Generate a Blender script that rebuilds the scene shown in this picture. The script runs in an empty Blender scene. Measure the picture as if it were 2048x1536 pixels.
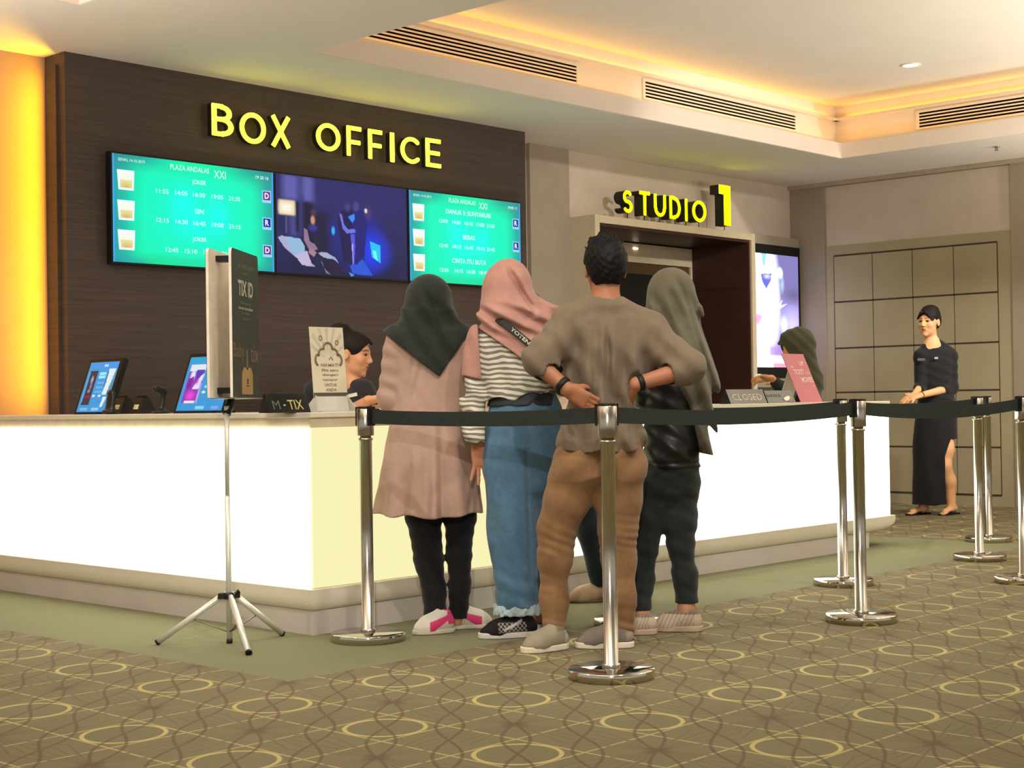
# Cinema lobby: ticket counter, queue and staff.  Blender 4.5, everything procedural.
import bpy, bmesh, math, random
import numpy as np
from mathutils import Vector, Matrix
random.seed(7); np.random.seed(7)
SC = bpy.context.scene
COL = SC.collection
PI = math.pi
# ------------------------------------------------------------------ camera calibration
FPX = 3053.0; CX, CY, HC = 1024.0, 768.0, 1.0
_a = math.radians(43.1)
F0 = np.array([math.cos(_a), math.sin(_a), 0.0]); R0 = np.array([math.sin(_a), -math.cos(_a), 0.0]); U0 = np.array([0, 0, 1.0])
_p = math.atan((803.5 - CY) / FPX)
CF = F0 * math.cos(_p) + U0 * math.sin(_p); _u1 = U0 * math.cos(_p) - F0 * math.sin(_p)
CR = R0 * math.cos(0.0153) - _u1 * math.sin(0.0153); CU = _u1 * math.cos(0.0153) + R0 * math.sin(0.0153)
CC = np.array([0, 0, HC])
def ray(x, y): return CF + CR * (x - CX) / FPX - CU * (y - CY) / FPX
def onz(x, y, z=0.0):
    v = ray(x, y); return CC + v * ((z - HC) / v[2])
def onY(x, y, Y):
    v = ray(x, y); return CC + v * (Y / v[1])
def onX(x, y, X):
    v = ray(x, y); return CC + v * (X / v[0])
def atd(x, y, d): return CC + ray(x, y) * d

# ------------------------------------------------------------------ materials
def lin(c):
    return tuple(((v / 255.0) / 12.92 if v / 255.0 <= 0.04045 else ((v / 255.0 + 0.055) / 1.055) ** 2.4) for v in c[:3])
MATS = {}
class NT:
    """small expression builder for shader math"""
    def __init__(s, m): s.t = m.node_tree; s.n = s.t.nodes; s.l = s.t.links
    def node(s, typ, **kw):
        n = s.n.new(typ)
        for k, v in kw.items(): setattr(n, k, v)
        return n
    def put(s, sock, v):
        if isinstance(v, bpy.types.NodeSocket): s.l.new(v, sock)
        elif v is not None: sock.default_value = v
    def m(s, op, a, b=None, c=None):
        n = s.node('ShaderNodeMath', operation=op)
        for i, v in enumerate((a, b, c)):
            if v is not None: s.put(n.inputs[i], v)
        return n.outputs[0]
    def mix(s, f, a, b):
        n = s.node('ShaderNodeMix', data_type='RGBA')
        s.put(n.inputs[0], f)
        for i, v in ((6, a), (7, b)):
            s.put(n.inputs[i], v if isinstance(v, bpy.types.NodeSocket) else (*v[:3], 1.0))
        return n.outputs[2]
    def noise(s, scale=5.0, detail=3.0, vec=None, rough=0.5):
        n = s.node('ShaderNodeTexNoise'); n.inputs['Scale'].default_value = scale
        n.inputs['Detail'].default_value = detail; n.inputs['Roughness'].default_value = rough
        if vec is not None: s.l.new(vec, n.inputs['Vector'])
        return n.outputs['Fac']
    def coords(s, kind='Object'):
        return s.node('ShaderNodeTexCoord').outputs[kind]
    def xyz(s, vec):
        n = s.node('ShaderNodeSeparateXYZ'); s.l.new(vec, n.inputs[0]); return n.outputs
    def scale(s, vec, sc):
        n = s.node('ShaderNodeVectorMath', operation='MULTIPLY'); s.l.new(vec, n.inputs[0]); n.inputs[1].default_value = sc
        return n.outputs[0]
    def ramp(s, f, lo, hi):
        n = s.node('ShaderNodeMapRange'); s.put(n.inputs[0], f); n.inputs[1].default_value = lo; n.inputs[2].default_value = hi
        return n.outputs[0]
    def bump(s, h, strength=0.2, dist=0.01):
        n = s.node('ShaderNodeBump'); s.l.new(h, n.inputs['Height']); n.inputs['Strength'].default_value = strength
        n.inputs['Distance'].default_value = dist
        return n.outputs[0]
def newmat(name):
    m = bpy.data.materials.new(name); m.use_nodes = True
    m.node_tree.nodes.clear()
    nt = NT(m)
    out = nt.node('ShaderNodeOutputMaterial'); b = nt.node('ShaderNodeBsdfPrincipled')
    nt.l.new(b.outputs[0], out.inputs[0])
    MATS[name] = m
    return m, nt, b, out
def mat(name, rgb, rough=0.6, metal=0.0, spec=0.4, var=0.08, nscale=14.0, bump=0.0, bscale=120.0, bdist=0.002, sheen=0.0, stretch=None, coat=0.0):
    """plain surface: base colour with mild procedural variation and optional bump"""
    if name in MATS: return MATS[name]
    m, nt, b, out = newmat(name)
    c = lin(rgb); co = nt.coords()
    if stretch: co2 = nt.scale(co, stretch)
    else: co2 = co
    f = nt.noise(nscale, 4.0, co2)
    lo = tuple(max(0, v * (1 - var)) for v in c); hi = tuple(min(1, v * (1 + var)) for v in c)
    nt.l.new(nt.mix(nt.ramp(f, 0.3, 0.7), lo, hi), b.inputs['Base Color'])
    b.inputs['Roughness'].default_value = rough; b.inputs['Metallic'].default_value = metal
    b.inputs['Specular IOR Level'].default_value = spec
    b.inputs['Sheen Weight'].default_value = sheen; b.inputs['Coat Weight'].default_value = coat
    if bump > 0:
        nt.l.new(nt.bump(nt.noise(bscale, 2.0, co2), bump, bdist), b.inputs['Normal'])
    return m
def emat(name, rgb, strength, base=(0, 0, 0)):
    if name in MATS: return MATS[name]
    m, nt, b, out = newmat(name)
    b.inputs['Base Color'].default_value = (*lin(base), 1); b.inputs['Roughness'].default_value = 0.4
    b.inputs['Specular IOR Level'].default_value = 0.2
    b.inputs['Emission Color'].default_value = (*lin(rgb), 1); b.inputs['Emission Strength'].default_value = strength
    return m
def vmat(name, strength=0.0, rough=0.5, spec=0.3):
    """colour taken from the vertex colour layer 'Col': as emission (screens) or as surface colour"""
    if name in MATS: return MATS[name]
    m, nt, b, out = newmat(name)
    a = nt.node('ShaderNodeVertexColor', layer_name='Col')
    if strength > 0:
        b.inputs['Base Color'].default_value = (0.004, 0.004, 0.005, 1)
        nt.l.new(a.outputs[0], b.inputs['Emission Color']); b.inputs['Emission Strength'].default_value = strength
    else:
        nt.l.new(a.outputs[0], b.inputs['Base Color'])
    b.inputs['Roughness'].default_value = rough; b.inputs['Specular IOR Level'].default_value = spec
    return m

# ------------------------------------------------------------------ objects
def setp(o, label=None, cat=None, group=None, kind=None):
    if label: o['label'] = label
    if cat: o['category'] = cat
    if group: o['group'] = group
    if kind: o['kind'] = kind
    return o
def empty(name, loc, label=None, cat=None, group=None, rz=0.0, rot=None):
    o = bpy.data.objects.new(name, None); COL.objects.link(o)
    o.empty_display_size = 0.1
    o.location = Vector([float(v) for v in loc]); o.rotation_euler = rot if rot else (0, 0, rz)
    return setp(o, label, cat, group)
def link(name, me, m=None, parent=None, loc=None, rot=None):
    o = bpy.data.objects.new(name, me); COL.objects.link(o)
    if m is not None:
        me.materials.clear()
        for q in (m if isinstance(m, (list, tuple)) else [m]): me.materials.append(q)
    if parent is not None: o.parent = parent
    if loc is not None: o.location = Vector([float(v) for v in loc])
    if rot is not None: o.rotation_euler = rot
    return o
class MB:
    """bmesh collector: several shapes, one mesh"""
    def __init__(s): s.bm = bmesh.new()
    def box(s, lo, hi, bev=0.0, mi=0):
        lo, hi = [min(a, b) for a, b in zip(lo, hi)], [max(a, b) for a, b in zip(lo, hi)]
        r = bmesh.ops.create_cube(s.bm, size=1.0)
        for v in r['verts']:
            v.co = Vector([lo[i] + (v.co[i] + 0.5) * (hi[i] - lo[i]) for i in range(3)])
        es = {e for v in r['verts'] for e in v.link_edges}; fs = {f for v in r['verts'] for f in v.link_faces}
        for f in fs: f.material_index = mi
        if bev > 0:
            bmesh.ops.bevel(s.bm, geom=list(es), offset=bev, segments=2, profile=0.7, affect='EDGES', clamp_overlap=True, material=-1)
        return s
    def poly(s, pts, mi=0):
        f = s.bm.faces.new([s.bm.verts.new(Vector([float(c) for c in p])) for p in pts]); f.material_index = mi
        return s
    def prism(s, pts, off, mi=0):
        """planar polygon pts extruded by vector off"""
        a = [s.bm.verts.new(Vector([float(c) for c in p])) for p in pts]
        b = [s.bm.verts.new(Vector([float(c) + float(o) for c, o in zip(p, off)])) for p in pts]
        n = len(pts); fs = [s.bm.faces.new(a[::-1]), s.bm.faces.new(b)]
        for i in range(n): fs.append(s.bm.faces.new((a[i], a[(i + 1) % n], b[(i + 1) % n], b[i])))
        for f in fs: f.material_index = mi
        return s
    def lathe(s, prof, c=(0, 0, 0), seg=40, mi=0, smooth=True):
        """profile [(r,z)...] turned about z at c"""
        rings = []
        for r, z in prof:
            if r < 1e-6: rings.append([s.bm.verts.new((c[0], c[1], c[2] + z))])
            else: rings.append([s.bm.verts.new((c[0] + r * math.cos(2 * PI * i / seg), c[1] + r * math.sin(2 * PI * i / seg), c[2] + z)) for i in range(seg)])
        for A, B in zip(rings, rings[1:]):
            for i in range(seg):
                j = (i + 1) % seg
                if len(A) == 1 and len(B) == 1: continue
                if len(A) == 1: f = s.bm.faces.new((A[0], B[j], B[i]))
                elif len(B) == 1: f = s.bm.faces.new((A[i], A[j], B[0]))
                else: f = s.bm.faces.new((A[i], A[j], B[j], B[i]))
                f.material_index = mi; f.smooth = smooth
        return s
    def tube(s, pts, r, seg=12, mi=0, cap=True, flat=None):
        """swept tube along pts; r number or list; flat=(a,b) elliptical scale"""
        P = [Vector([float(c) for c in p]) for p in pts]; n = len(P)
        R = r if isinstance(r, (list, tuple)) else [r] * n
        t0 = (P[1] - P[0]).normalized(); ref = Vector((0, 0, 1)) if abs(t0.z) < 0.9 else Vector((1, 0, 0))
        nx = t0.cross(ref).normalized(); rings = []
        for i in range(n):
            t = (P[min(i + 1, n - 1)] - P[max(i - 1, 0)]).normalized()
            nx = (nx - t * nx.dot(t)).normalized(); ny = t.cross(nx)
            fa, fb = flat if flat else (1, 1)
            rings.append([s.bm.verts.new(P[i] + (nx * math.cos(2 * PI * k / seg) * fa + ny * math.sin(2 * PI * k / seg) * fb) * R[i]) for k in range(seg)])
        for A, B in zip(rings, rings[1:]):
            for i in range(seg):
                j = (i + 1) % seg
                f = s.bm.faces.new((A[i], A[j], B[j], B[i])); f.smooth = True; f.material_index = mi
        if cap:
            s.bm.faces.new(rings[0][::-1]).material_index = mi; s.bm.faces.new(rings[-1]).material_index = mi
        return s
    def build(s, name, m, parent=None, loc=None, rot=None, smooth=None):
        bmesh.ops.recalc_face_normals(s.bm, faces=s.bm.faces[:])
        me = bpy.data.meshes.new(name); s.bm.to_mesh(me); s.bm.free()
        if smooth is not None: me.polygons.foreach_set('use_smooth', [smooth] * len(me.polygons))
        return link(name, me, m, parent, loc, rot)
def struct(o): o['kind'] = 'structure'; return o

def text_mesh(body, size=1.0, extrude=0.0, align='CENTER', bold=0.0, spacing=1.0):
    cu = bpy.data.curves.new('txt', 'FONT'); cu.body = body; cu.size = size; cu.extrude = extrude
    cu.align_x = align; cu.align_y = 'CENTER'; cu.offset = bold; cu.space_character = spacing; cu.resolution_u = 3
    o = bpy.data.objects.new('txt', cu); COL.objects.link(o)
    dg = bpy.context.evaluated_depsgraph_get()
    me = bpy.data.meshes.new_from_object(o.evaluated_get(dg))
    bpy.data.objects.remove(o); bpy.data.curves.remove(cu)
    return me
def text(name, body, m, parent, origin, xdir, updir, width=None, height=None, **kw):
    """text lying in the plane (xdir, updir) centred at origin; scaled to the wanted width / cap height"""
    me = text_mesh(body, 1.0, **kw)
    co = np.zeros(len(me.vertices) * 3); me.vertices.foreach_get('co', co); co = co.reshape(-1, 3)
    lo, hi = co.min(0), co.max(0); c = (lo + hi) / 2; sp = np.maximum(hi - lo, 1e-6)
    sy = (height / sp[1]) if height else (width / sp[0]); sx = (width / sp[0]) if width else sy
    x = np.array(xdir, float); x /= np.linalg.norm(x); u = np.array(updir, float); u /= np.linalg.norm(u); n = np.cross(x, u)
    q = np.array(origin, float) + np.outer((co[:, 0] - c[0]) * sx, x) + np.outer((co[:, 1] - c[1]) * sy, u) + np.outer(co[:, 2], n)
    me.vertices.foreach_set('co', q.ravel()); me.update()
    return link(name, me, m, parent)
class Canvas:
    """a w x h lattice of colours painted with simple shapes; becomes a flat mesh of coloured cells (a screen or a print)"""
    def __init__(s, w, h, rgb):
        s.w, s.h = w, h; s.c = np.zeros((h, w, 3)); s.c[:] = lin(rgb)
        s.v, s.u = np.meshgrid((np.arange(h)) / (h - 1.0), (np.arange(w)) / (w - 1.0), indexing='ij')
    def _b(s, mk, rgb):
        mk = np.clip(mk, 0, 1)[..., None]; s.c = s.c * (1 - mk) + np.array(lin(rgb)) * mk
    def rect(s, u0, v0, u1, v1, rgb, a=1.0, soft=0.0, skew=0.0):
        uu = s.u - skew * (s.v - v0)
        if soft <= 0: mk = ((uu >= u0) & (uu <= u1) & (s.v >= v0) & (s.v <= v1)) * a
        else:
            g = lambda x: np.clip(x / soft + 0.5, 0, 1)
            mk = g(uu - u0) * g(u1 - uu) * g(s.v - v0) * g(v1 - s.v) * a
        s._b(mk, rgb)
    def blob(s, u, v, ru, rv, rgb, a=1.0, soft=1.0, ang=0.0):
        du, dv = s.u - u, s.v - v; ca, sa = math.cos(ang), math.sin(ang)
        d = np.sqrt(((du * ca + dv * sa) / ru) ** 2 + ((-du * sa + dv * ca) / rv) ** 2)
        s._b(np.clip((1 - d) / max(soft, 1e-3), 0, 1) * a, rgb)
    def poly(s, pts, rgb, a=1.0):
        ins = np.zeros(s.u.shape, bool); n = len(pts)
        for i in range(n):
            (x0, y0), (x1, y1) = pts[i], pts[(i + 1) % n]
            c = ((y0 > s.v) != (y1 > s.v)) & (s.u < (x1 - x0) * (s.v - y0) / ((y1 - y0) if abs(y1 - y0) > 1e-9 else 1e-9) + x0)
            ins ^= c
        s._b(ins * a, rgb)
    def mesh(s, name, tl, tr, br, bl, m, parent=None):
        tl, tr, br, bl = [np.array(q, float) for q in (tl, tr, br, bl)]
        u, v = s.u[..., None], s.v[..., None]
        P = (tl * (1 - u) + tr * u) * (1 - v) + (bl * (1 - u) + br * u) * v
        idx = np.arange(s.w * s.h).reshape(s.h, s.w)
        q = np.stack([idx[:-1, :-1], idx[1:, :-1], idx[1:, 1:], idx[:-1, 1:]], -1).reshape(-1, 4)
        me = mesh_np(name, P.reshape(-1, 3), q, s.c.reshape(-1, 3))
        return link(name, me, m, parent)
def mesh_np(name, V, Q, col=None):
    me = bpy.data.meshes.new(name); n, k = len(V), Q.shape[1]
    me.vertices.add(n); me.vertices.foreach_set('co', np.ascontiguousarray(V, np.float32).ravel())
    me.loops.add(Q.size); me.loops.foreach_set('vertex_index', np.ascontiguousarray(Q, np.int32).ravel())
    me.polygons.add(len(Q)); me.polygons.foreach_set('loop_start', np.arange(0, Q.size, k, dtype=np.int32))
    me.update(calc_edges=True); me.validate()
    me.polygons.foreach_set('use_smooth', np.ones(len(me.polygons), bool))
    if col is not None:
        a = me.color_attributes.new('Col', 'FLOAT_COLOR', 'POINT')
        a.data.foreach_set('color', np.concatenate([col, np.ones((n, 1))], 1).astype(np.float32).ravel())
    return me

# ------------------------------------------------------------------ SDF modelling (smooth unions meshed by surface nets)
class SDF:
    def __init__(s, lo, hi, h):
        s.h = h; s.lo = np.array(lo, float) - 2 * h; n = np.ceil((np.array(hi, float) + 2 * h - s.lo) / h).astype(int) + 1
        s.n = n; s.D = np.full(n, 0.25, np.float32)
        s.ax = [(s.lo[i] + h * np.arange(n[i])).astype(np.float32) for i in range(3)]
    def _sub(s, lo, hi):
        sl = []
        for i in range(3):
            a = int(max(0, math.floor((lo[i] - s.lo[i]) / s.h))); b = int(min(s.n[i], math.ceil((hi[i] - s.lo[i]) / s.h) + 1))
            if b <= a: return None
            sl.append(slice(a, b))
        return tuple(sl)
    def _grid(s, sl):
        return (s.ax[0][sl[0]][:, None, None], s.ax[1][sl[1]][None, :, None], s.ax[2][sl[2]][None, None, :])
    def _put(s, sl, d, k, op):
        A = s.D[sl]
        if op == 'sub': A = -A
        if k > 0:
            hh = np.maximum(k - np.abs(A - d), 0) / k; r = np.minimum(A, d) - hh * hh * k * 0.25
        else: r = np.minimum(A, d)
        s.D[sl] = -r if op == 'sub' else r
    def cone(s, a, b, ra, rb=None, k=0.02, flat=None, op='add'):
        """tapered capsule a->b; flat=(dir, f): distances along dir divided by f (f<1 thinner)"""
        rb = ra if rb is None else rb
        a, b = np.array(a, float), np.array(b, float); m = max(ra, rb) * (1.0 if not flat else max(1.0, flat[1])) + k + 0.03
        sl = s._sub(np.minimum(a, b) - m, np.maximum(a, b) + m)
        if sl is None: return s
        x, y, z = s._grid(sl); v = b - a; L2 = max(float(v @ v), 1e-9)
        px, py, pz = x - a[0], y - a[1], z - a[2]
        t = np.clip((px * v[0] + py * v[1] + pz * v[2]) / L2, 0, 1)
        qx, qy, qz = px - t * v[0], py - t * v[1], pz - t * v[2]
        d2 = qx * qx + qy * qy + qz * qz
        if flat:
            n = np.array(flat[0], float); n /= np.linalg.norm(n)
            w = qx * n[0] + qy * n[1] + qz * n[2]; d2 = d2 + w * w * (1 / flat[1] ** 2 - 1)
        s._put(sl, (np.sqrt(d2) - (ra + t * (rb - ra))).astype(np.float32), k, op); return s
    def ell(s, c, r, k=0.02, R=None, op='add'):
        """ellipsoid; R = 3x3 rows are the local axes"""
        c, r = np.array(c, float), np.array(r, float); m = r.max() + k + 0.03
        sl = s._sub(c - m, c + m)
        if sl is None: return s
        x, y, z = s._grid(sl); p = (x - c[0], y - c[1], z - c[2])
        if R is None: q = p
        else: q = [p[0] * R[i][0] + p[1] * R[i][1] + p[2] * R[i][2] for i in range(3)]
        k0 = np.sqrt((q[0] / r[0]) ** 2 + (q[1] / r[1]) ** 2 + (q[2] / r[2]) ** 2)
        k1 = np.sqrt((q[0] / r[0] ** 2) ** 2 + (q[1] / r[1] ** 2) ** 2 + (q[2] / r[2] ** 2) ** 2) + 1e-6
        s._put(sl, (k0 * (k0 - 1) / k1).astype(np.float32), k, op); return s
    def loft(s, secs, k=0.02, op='add', z0=None, z1=None):
        """stack of horizontal elliptical sections [(z, cx, cy, rx, ry)...] interpolated along z (smooth), open at both ends (cut)"""
        secs = sorted(secs); Z = [q[0] for q in secs]; A = np.array(secs, float)
        m = max(A[:, 3].max(), A[:, 4].max()) + k + 0.04
        sl = s._sub((A[:, 1].min() - m, A[:, 2].min() - m, Z[0] - 0.03 - k), (A[:, 1].max() + m, A[:, 2].max() + m, Z[-1] + 0.03 + k))
        if sl is None: return s
        x, y, z = s._grid(sl); zz = s.ax[2][sl[2]]
        def itp(col):
            t = np.interp(zz, Z, np.arange(len(Z))); i = np.clip(t.astype(int), 0, len(Z) - 2); f = t - i
            v = A[:, col]; p0 = v[np.maximum(i - 1, 0)]; p1 = v[i]; p2 = v[i + 1]; p3 = v[np.minimum(i + 2, len(Z) - 1)]
            return (0.5 * (2 * p1 + (p2 - p0) * f + (2 * p0 - 5 * p1 + 4 * p2 - p3) * f * f + (3 * p1 - p0 - 3 * p2 + p3) * f ** 3)).astype(np.float32)[None, None, :]
        cx, cy, rx, ry = itp(1), itp(2), np.maximum(itp(3), 0.005), np.maximum(itp(4), 0.005)
        px, py = x - cx, y - cy
        k0 = np.sqrt((px / rx) ** 2 + (py / ry) ** 2); k1 = np.sqrt((px / rx ** 2) ** 2 + (py / ry ** 2) ** 2) + 1e-6
        d = k0 * (k0 - 1) / k1
        d = np.maximum(np.maximum(d, z - Z[-1]), Z[0] - z)
        s._put(sl, d.astype(np.float32), k, op); return s
    def slab(s, p, n, k=0.0):
        """keep only the side (x-p).n < 0"""
        n = np.array(n, float); n /= np.linalg.norm(n); x, y, z = s._grid((slice(None),) * 3)
        d = ((x - p[0]) * n[0] + (y - p[1]) * n[1] + (z - p[2]) * n[2]).astype(np.float32)
        s._put((slice(None),) * 3, -d, k, 'sub') if k > 0 else None
        if k <= 0: s.D = np.maximum(s.D, d)
        return s
    def disp(s, fn):
        """add fn(x,y,z) to the field near the surface (wrinkles, folds)"""
        ii = np.where(np.abs(s.D) < 0.07)
        X, Y, Z = s.ax[0][ii[0]], s.ax[1][ii[1]], s.ax[2][ii[2]]
        s.D[ii] += fn(X, Y, Z).astype(np.float32); return s
    def shell(s, t):
        s.D = np.maximum(s.D, -(s.D + t)); return s
    def mesh(s):
        D = s.D; ins = D < 0
        nx, ny, nz = D.shape
        cnt = np.zeros((nx - 1, ny - 1, nz - 1), np.int8)
        for dx in (0, 1):
            for dy in (0, 1):
                for dz in (0, 1): cnt += ins[dx:nx - 1 + dx, dy:ny - 1 + dy, dz:nz - 1 + dz]
        ci = np.where((cnt > 0) & (cnt < 8)); N = len(ci[0])
        idx = np.full(cnt.shape, -1, np.int32); idx[ci] = np.arange(N)
        acc = np.zeros((N, 3)); num = np.zeros(N)
        for axis in range(3):
            o = [0, 1, 2]; o.remove(axis)
            for p in (0, 1):
                for q in (0, 1):
                    a = [ci[0].copy(), ci[1].copy(), ci[2].copy()]; a[o[0]] = a[o[0]] + p; a[o[1]] = a[o[1]] + q
                    b = [v.copy() for v in a]; b[axis] = b[axis] + 1
                    da, db = D[tuple(a)].astype(float), D[tuple(b)].astype(float); mk = (da < 0) != (db < 0)
                    t = np.where(mk, da / np.where(mk, da - db, 1), 0)
                    loc = np.zeros((N, 3)); loc[:, o[0]] = p; loc[:, o[1]] = q; loc[:, axis] = t
                    acc += loc * mk[:, None]; num += mk
        V = s.lo + (np.stack(ci, 1) + acc / num[:, None]) * s.h
        quads = []
        for axis in range(3):
            o = [(axis + 1) % 3, (axis + 2) % 3]
            sl0 = [slice(1, -1)] * 3; sl0[axis] = slice(0, -1); sl1 = list(sl0); sl1[axis] = slice(1, None)
            A, B = ins[tuple(sl0)], ins[tuple(sl1)]
            e = np.where(A != B); fl = A[e]
            base = [e[0] + 1, e[1] + 1, e[2] + 1]; base[axis] = e[axis]
            def cell(p, q):
                c = [v.copy() for v in base]; c[o[0]] = c[o[0]] - p; c[o[1]] = c[o[1]] - q
                return idx[tuple(c)]
            q4 = np.stack([cell(1, 1), cell(0, 1), cell(0, 0), cell(1, 0)], 1)
            q4[~fl] = q4[~fl][:, ::-1]
            quads.append(q4)
        Q = np.concatenate(quads); Q = Q[(Q >= 0).all(1)]
        return V, Q
    def obj(s, name, m, parent=None, col=None, smooth=1):
        V, Q = s.mesh()
        for _ in range(smooth):   # one light Laplacian pass removes voxel facets
            S = np.zeros_like(V); C = np.zeros(len(V))
            for i in range(4):
                a, b = Q[:, i], Q[:, (i + 1) % 4]
                for ax in range(3):
                    S[:, ax] += np.bincount(a, V[b, ax], len(V)) + np.bincount(b, V[a, ax], len(V))
                C += np.bincount(a, minlength=len(V)) + np.bincount(b, minlength=len(V))
            V = V * 0.5 + 0.5 * S / np.maximum(C, 1)[:, None]
        me = mesh_np(name, V, Q, None if col is None else col(V))
        return link(name, me, m, parent)
def wob(x, y, z, s=20.0, seed=0.0):
    """cheap smooth pseudo noise in [-1,1]"""
    a = np.sin(s * (x * 0.9 + y * 0.5 - z * 0.3) + seed) + np.sin(s * (0.4 * x - 1.1 * y + 0.7 * z) * 1.3 + seed * 2.1 + 1.0)
    b = np.sin(s * (0.8 * z - 0.6 * x + 0.2 * y) * 1.1 + seed * 0.7 + 2.0)
    return (a + b) / 3.0
# ================================================================== materials of the room
def carpet_mat():
    m, nt, b, out = newmat('carpet')
    co = nt.coords(); X, Y, Z = nt.xyz(co)
    M = nt.m
    LX, LY, X0, Y0 = 0.570, 0.5587, 3.742, 3.527
    u = M('MULTIPLY', M('SUBTRACT', X, X0), 1 / LX); v = M('MULTIPLY', M('SUBTRACT', Y, Y0), 1 / LY)   # lattice units
    pu = M('SUBTRACT', u, M('ROUND', u)); pv = M('SUBTRACT', v, M('ROUND', v))                        # -.5 .. .5 round each ring centre
    au, av = M('ABSOLUTE', pu), M('ABSOLUTE', pv)
    def line(d, w): # soft 1 inside |d|<w
        return nt.m('SUBTRACT', 1.0, nt.m('SMOOTHSTEP', d, w * 0.75, w * 1.25) if False else smooth(d, w * 0.7, w * 1.3))
    def smooth(d, a, c):
        n = nt.node('ShaderNodeMapRange', interpolation_type='SMOOTHSTEP'); nt.put(n.inputs[0], d); n.inputs[1].default_value = a; n.inputs[2].default_value = c
        return n.outputs[0]
    rad = M('SQRT', M('ADD', M('MULTIPLY', pu, pu), M('MULTIPLY', pv, pv)))
    ring = line(M('ABSOLUTE', M('SUBTRACT', rad, 0.222)), 0.0125)
    s = 0.240
    gap1 = smooth(M('ABSOLUTE', M('SUBTRACT', av, 0.42)), 0.0, 0.03); gap2 = smooth(M('ABSOLUTE', M('SUBTRACT', au, 0.42)), 0.0, 0.03)
    l1 = M('MULTIPLY', line(M('ABSOLUTE', M('SUBTRACT', au, s)), 0.0085), gap1); l2 = M('MULTIPLY', line(M('ABSOLUTE', M('SUBTRACT', av, s)), 0.0085), gap2)
    straight = M('MULTIPLY', M('MAXIMUM', l1, l2), smooth(rad, 0.225, 0.232))
    yellow = M('MAXIMUM', ring, M('MULTIPLY', straight, 0.75))
    # brown figure-eight chains along the (1,1) diagonal, nodes on every half-lattice point
    q = M('MULTIPLY', M('SUBTRACT', u, v), 2.0)     # across
    w = M('ADD', u, v)                                # along (node each 1.0)
    qi = M('ROUND', q); pq = M('MULTIPLY', M('SUBTRACT', q, qi), 0.2)       # metres across
    par = M('MULTIPLY', qi, 0.5)                                              # chains between the rings are shifted half a node
    ph = M('MULTIPLY', M('SUBTRACT', w, par), PI)
    sn = M('MULTIPLY', M('SINE', ph), 0.043)
    chain = line(M('ABSOLUTE', M('SUBTRACT', M('ABSOLUTE', pq), M('ABSOLUTE', sn))), 0.0058)
    # thin rays fanning from each star (half-lattice point)
    def fan(a, bb):
        res = None
        for sl in (0.0, 0.16, -0.16, 0.33, -0.33):
            d = line(M('ABSOLUTE', M('SUBTRACT', bb, M('MULTIPLY', a, sl))), 0.0042)
            res = d if res is None else M('MAXIMUM', res, d)
        return res
    us = M('SUBTRACT', u, M('ADD', M('FLOOR', u), 0.5)); vs = M('SUBTRACT', v, M('ADD', M('FLOOR', v), 0.5))
    rays = M('MAXIMUM', fan(us, vs), fan(vs, us))
    star = M('SUBTRACT', 1.0, smooth(M('SQRT', M('ADD', M('MULTIPLY', us, us), M('MULTIPLY', vs, vs))), 0.02, 0.10))
    # plain band round the counter
    inn = M('MAXIMUM', M('MAXIMUM', M('LESS_THAN', X, 3.485), M('LESS_THAN', Y, 4.39)), M('GREATER_THAN', X, 9.75))
    fib = nt.noise(380.0, 2.0, co); big = nt.noise(1.3, 3.0, co)
    base = nt.mix(nt.ramp(big, 0.3, 0.7), lin((112, 105, 73)), lin((121, 112, 80)))
    band = nt.mix(nt.ramp(big, 0.3, 0.7), lin((118, 118, 84)), lin((124, 124, 90)))
    brown = lin((92, 66, 46)); yel = lin((196, 180, 116))
    c = nt.mix(M('MULTIPLY', rays, 0.55), base, brown)
    c = nt.mix(M('MULTIPLY', yellow, 0.88), c, yel)
    c = nt.mix(M('MULTIPLY', M('MAXIMUM', chain, star), 0.68), c, brown)
    c = nt.mix(inn, band, c)
    c = nt.mix(M('MULTIPLY', nt.ramp(fib, 0.35, 0.65), 0.25), c, lin((60, 52, 34)))
    nt.l.new(c, b.inputs['Base Color']); b.inputs['Roughness'].default_value = 0.95; b.inputs['Specular IOR Level'].default_value = 0.1
    b.inputs['Sheen Weight'].default_value = 0.1
    nt.l.new(nt.bump(fib, 0.35, 0.004), b.inputs['Normal'])
    return m
def wood_mat():
    m, nt, b, out = newmat('dark_laminate')
    co = nt.coords()
    f = nt.noise(1.0, 5.0, nt.scale(co, (2.2, 2.2, 120.0)), 0.6); g = nt.noise(3.0, 2.0, co)
    c = nt.mix(nt.ramp(f, 0.35, 0.65), lin((74, 62, 57)), lin((88, 74, 67)))
    c = nt.mix(M2(nt, g, 0.25), c, lin((72, 60, 54)))
    nt.l.new(c, b.inputs['Base Color']); b.inputs['Roughness'].default_value = 0.55; b.inputs['Specular IOR Level'].default_value = 0.25
    nt.l.new(nt.bump(f, 0.15, 0.002), b.inputs['Normal'])
    return m
def M2(nt, f, k): return nt.m('MULTIPLY', f, k)
CARPET = carpet_mat(); WOOD = wood_mat()
PLASTER = mat('white_plaster', (222, 214, 202), 0.9, spec=0.1, var=0.02, nscale=3)
FASCIA = mat('fascia_plaster', (228, 216, 204), 0.9, spec=0.1, var=0.02, nscale=3)
WALLP = mat('taupe_wallpaper', (204, 188, 174), 0.7, spec=0.2, var=0.05, nscale=5, bump=0.1, bscale=60)
WALLD = mat('dark_taupe_wall', (160, 147, 130), 0.5, spec=0.35, var=0.04, nscale=4)
PANELB = mat('olive_wall_board', (168, 156, 128), 0.42, spec=0.4, var=0.05, nscale=3)
GROOVE = mat('board_groove', (70, 60, 45), 0.8)
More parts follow.
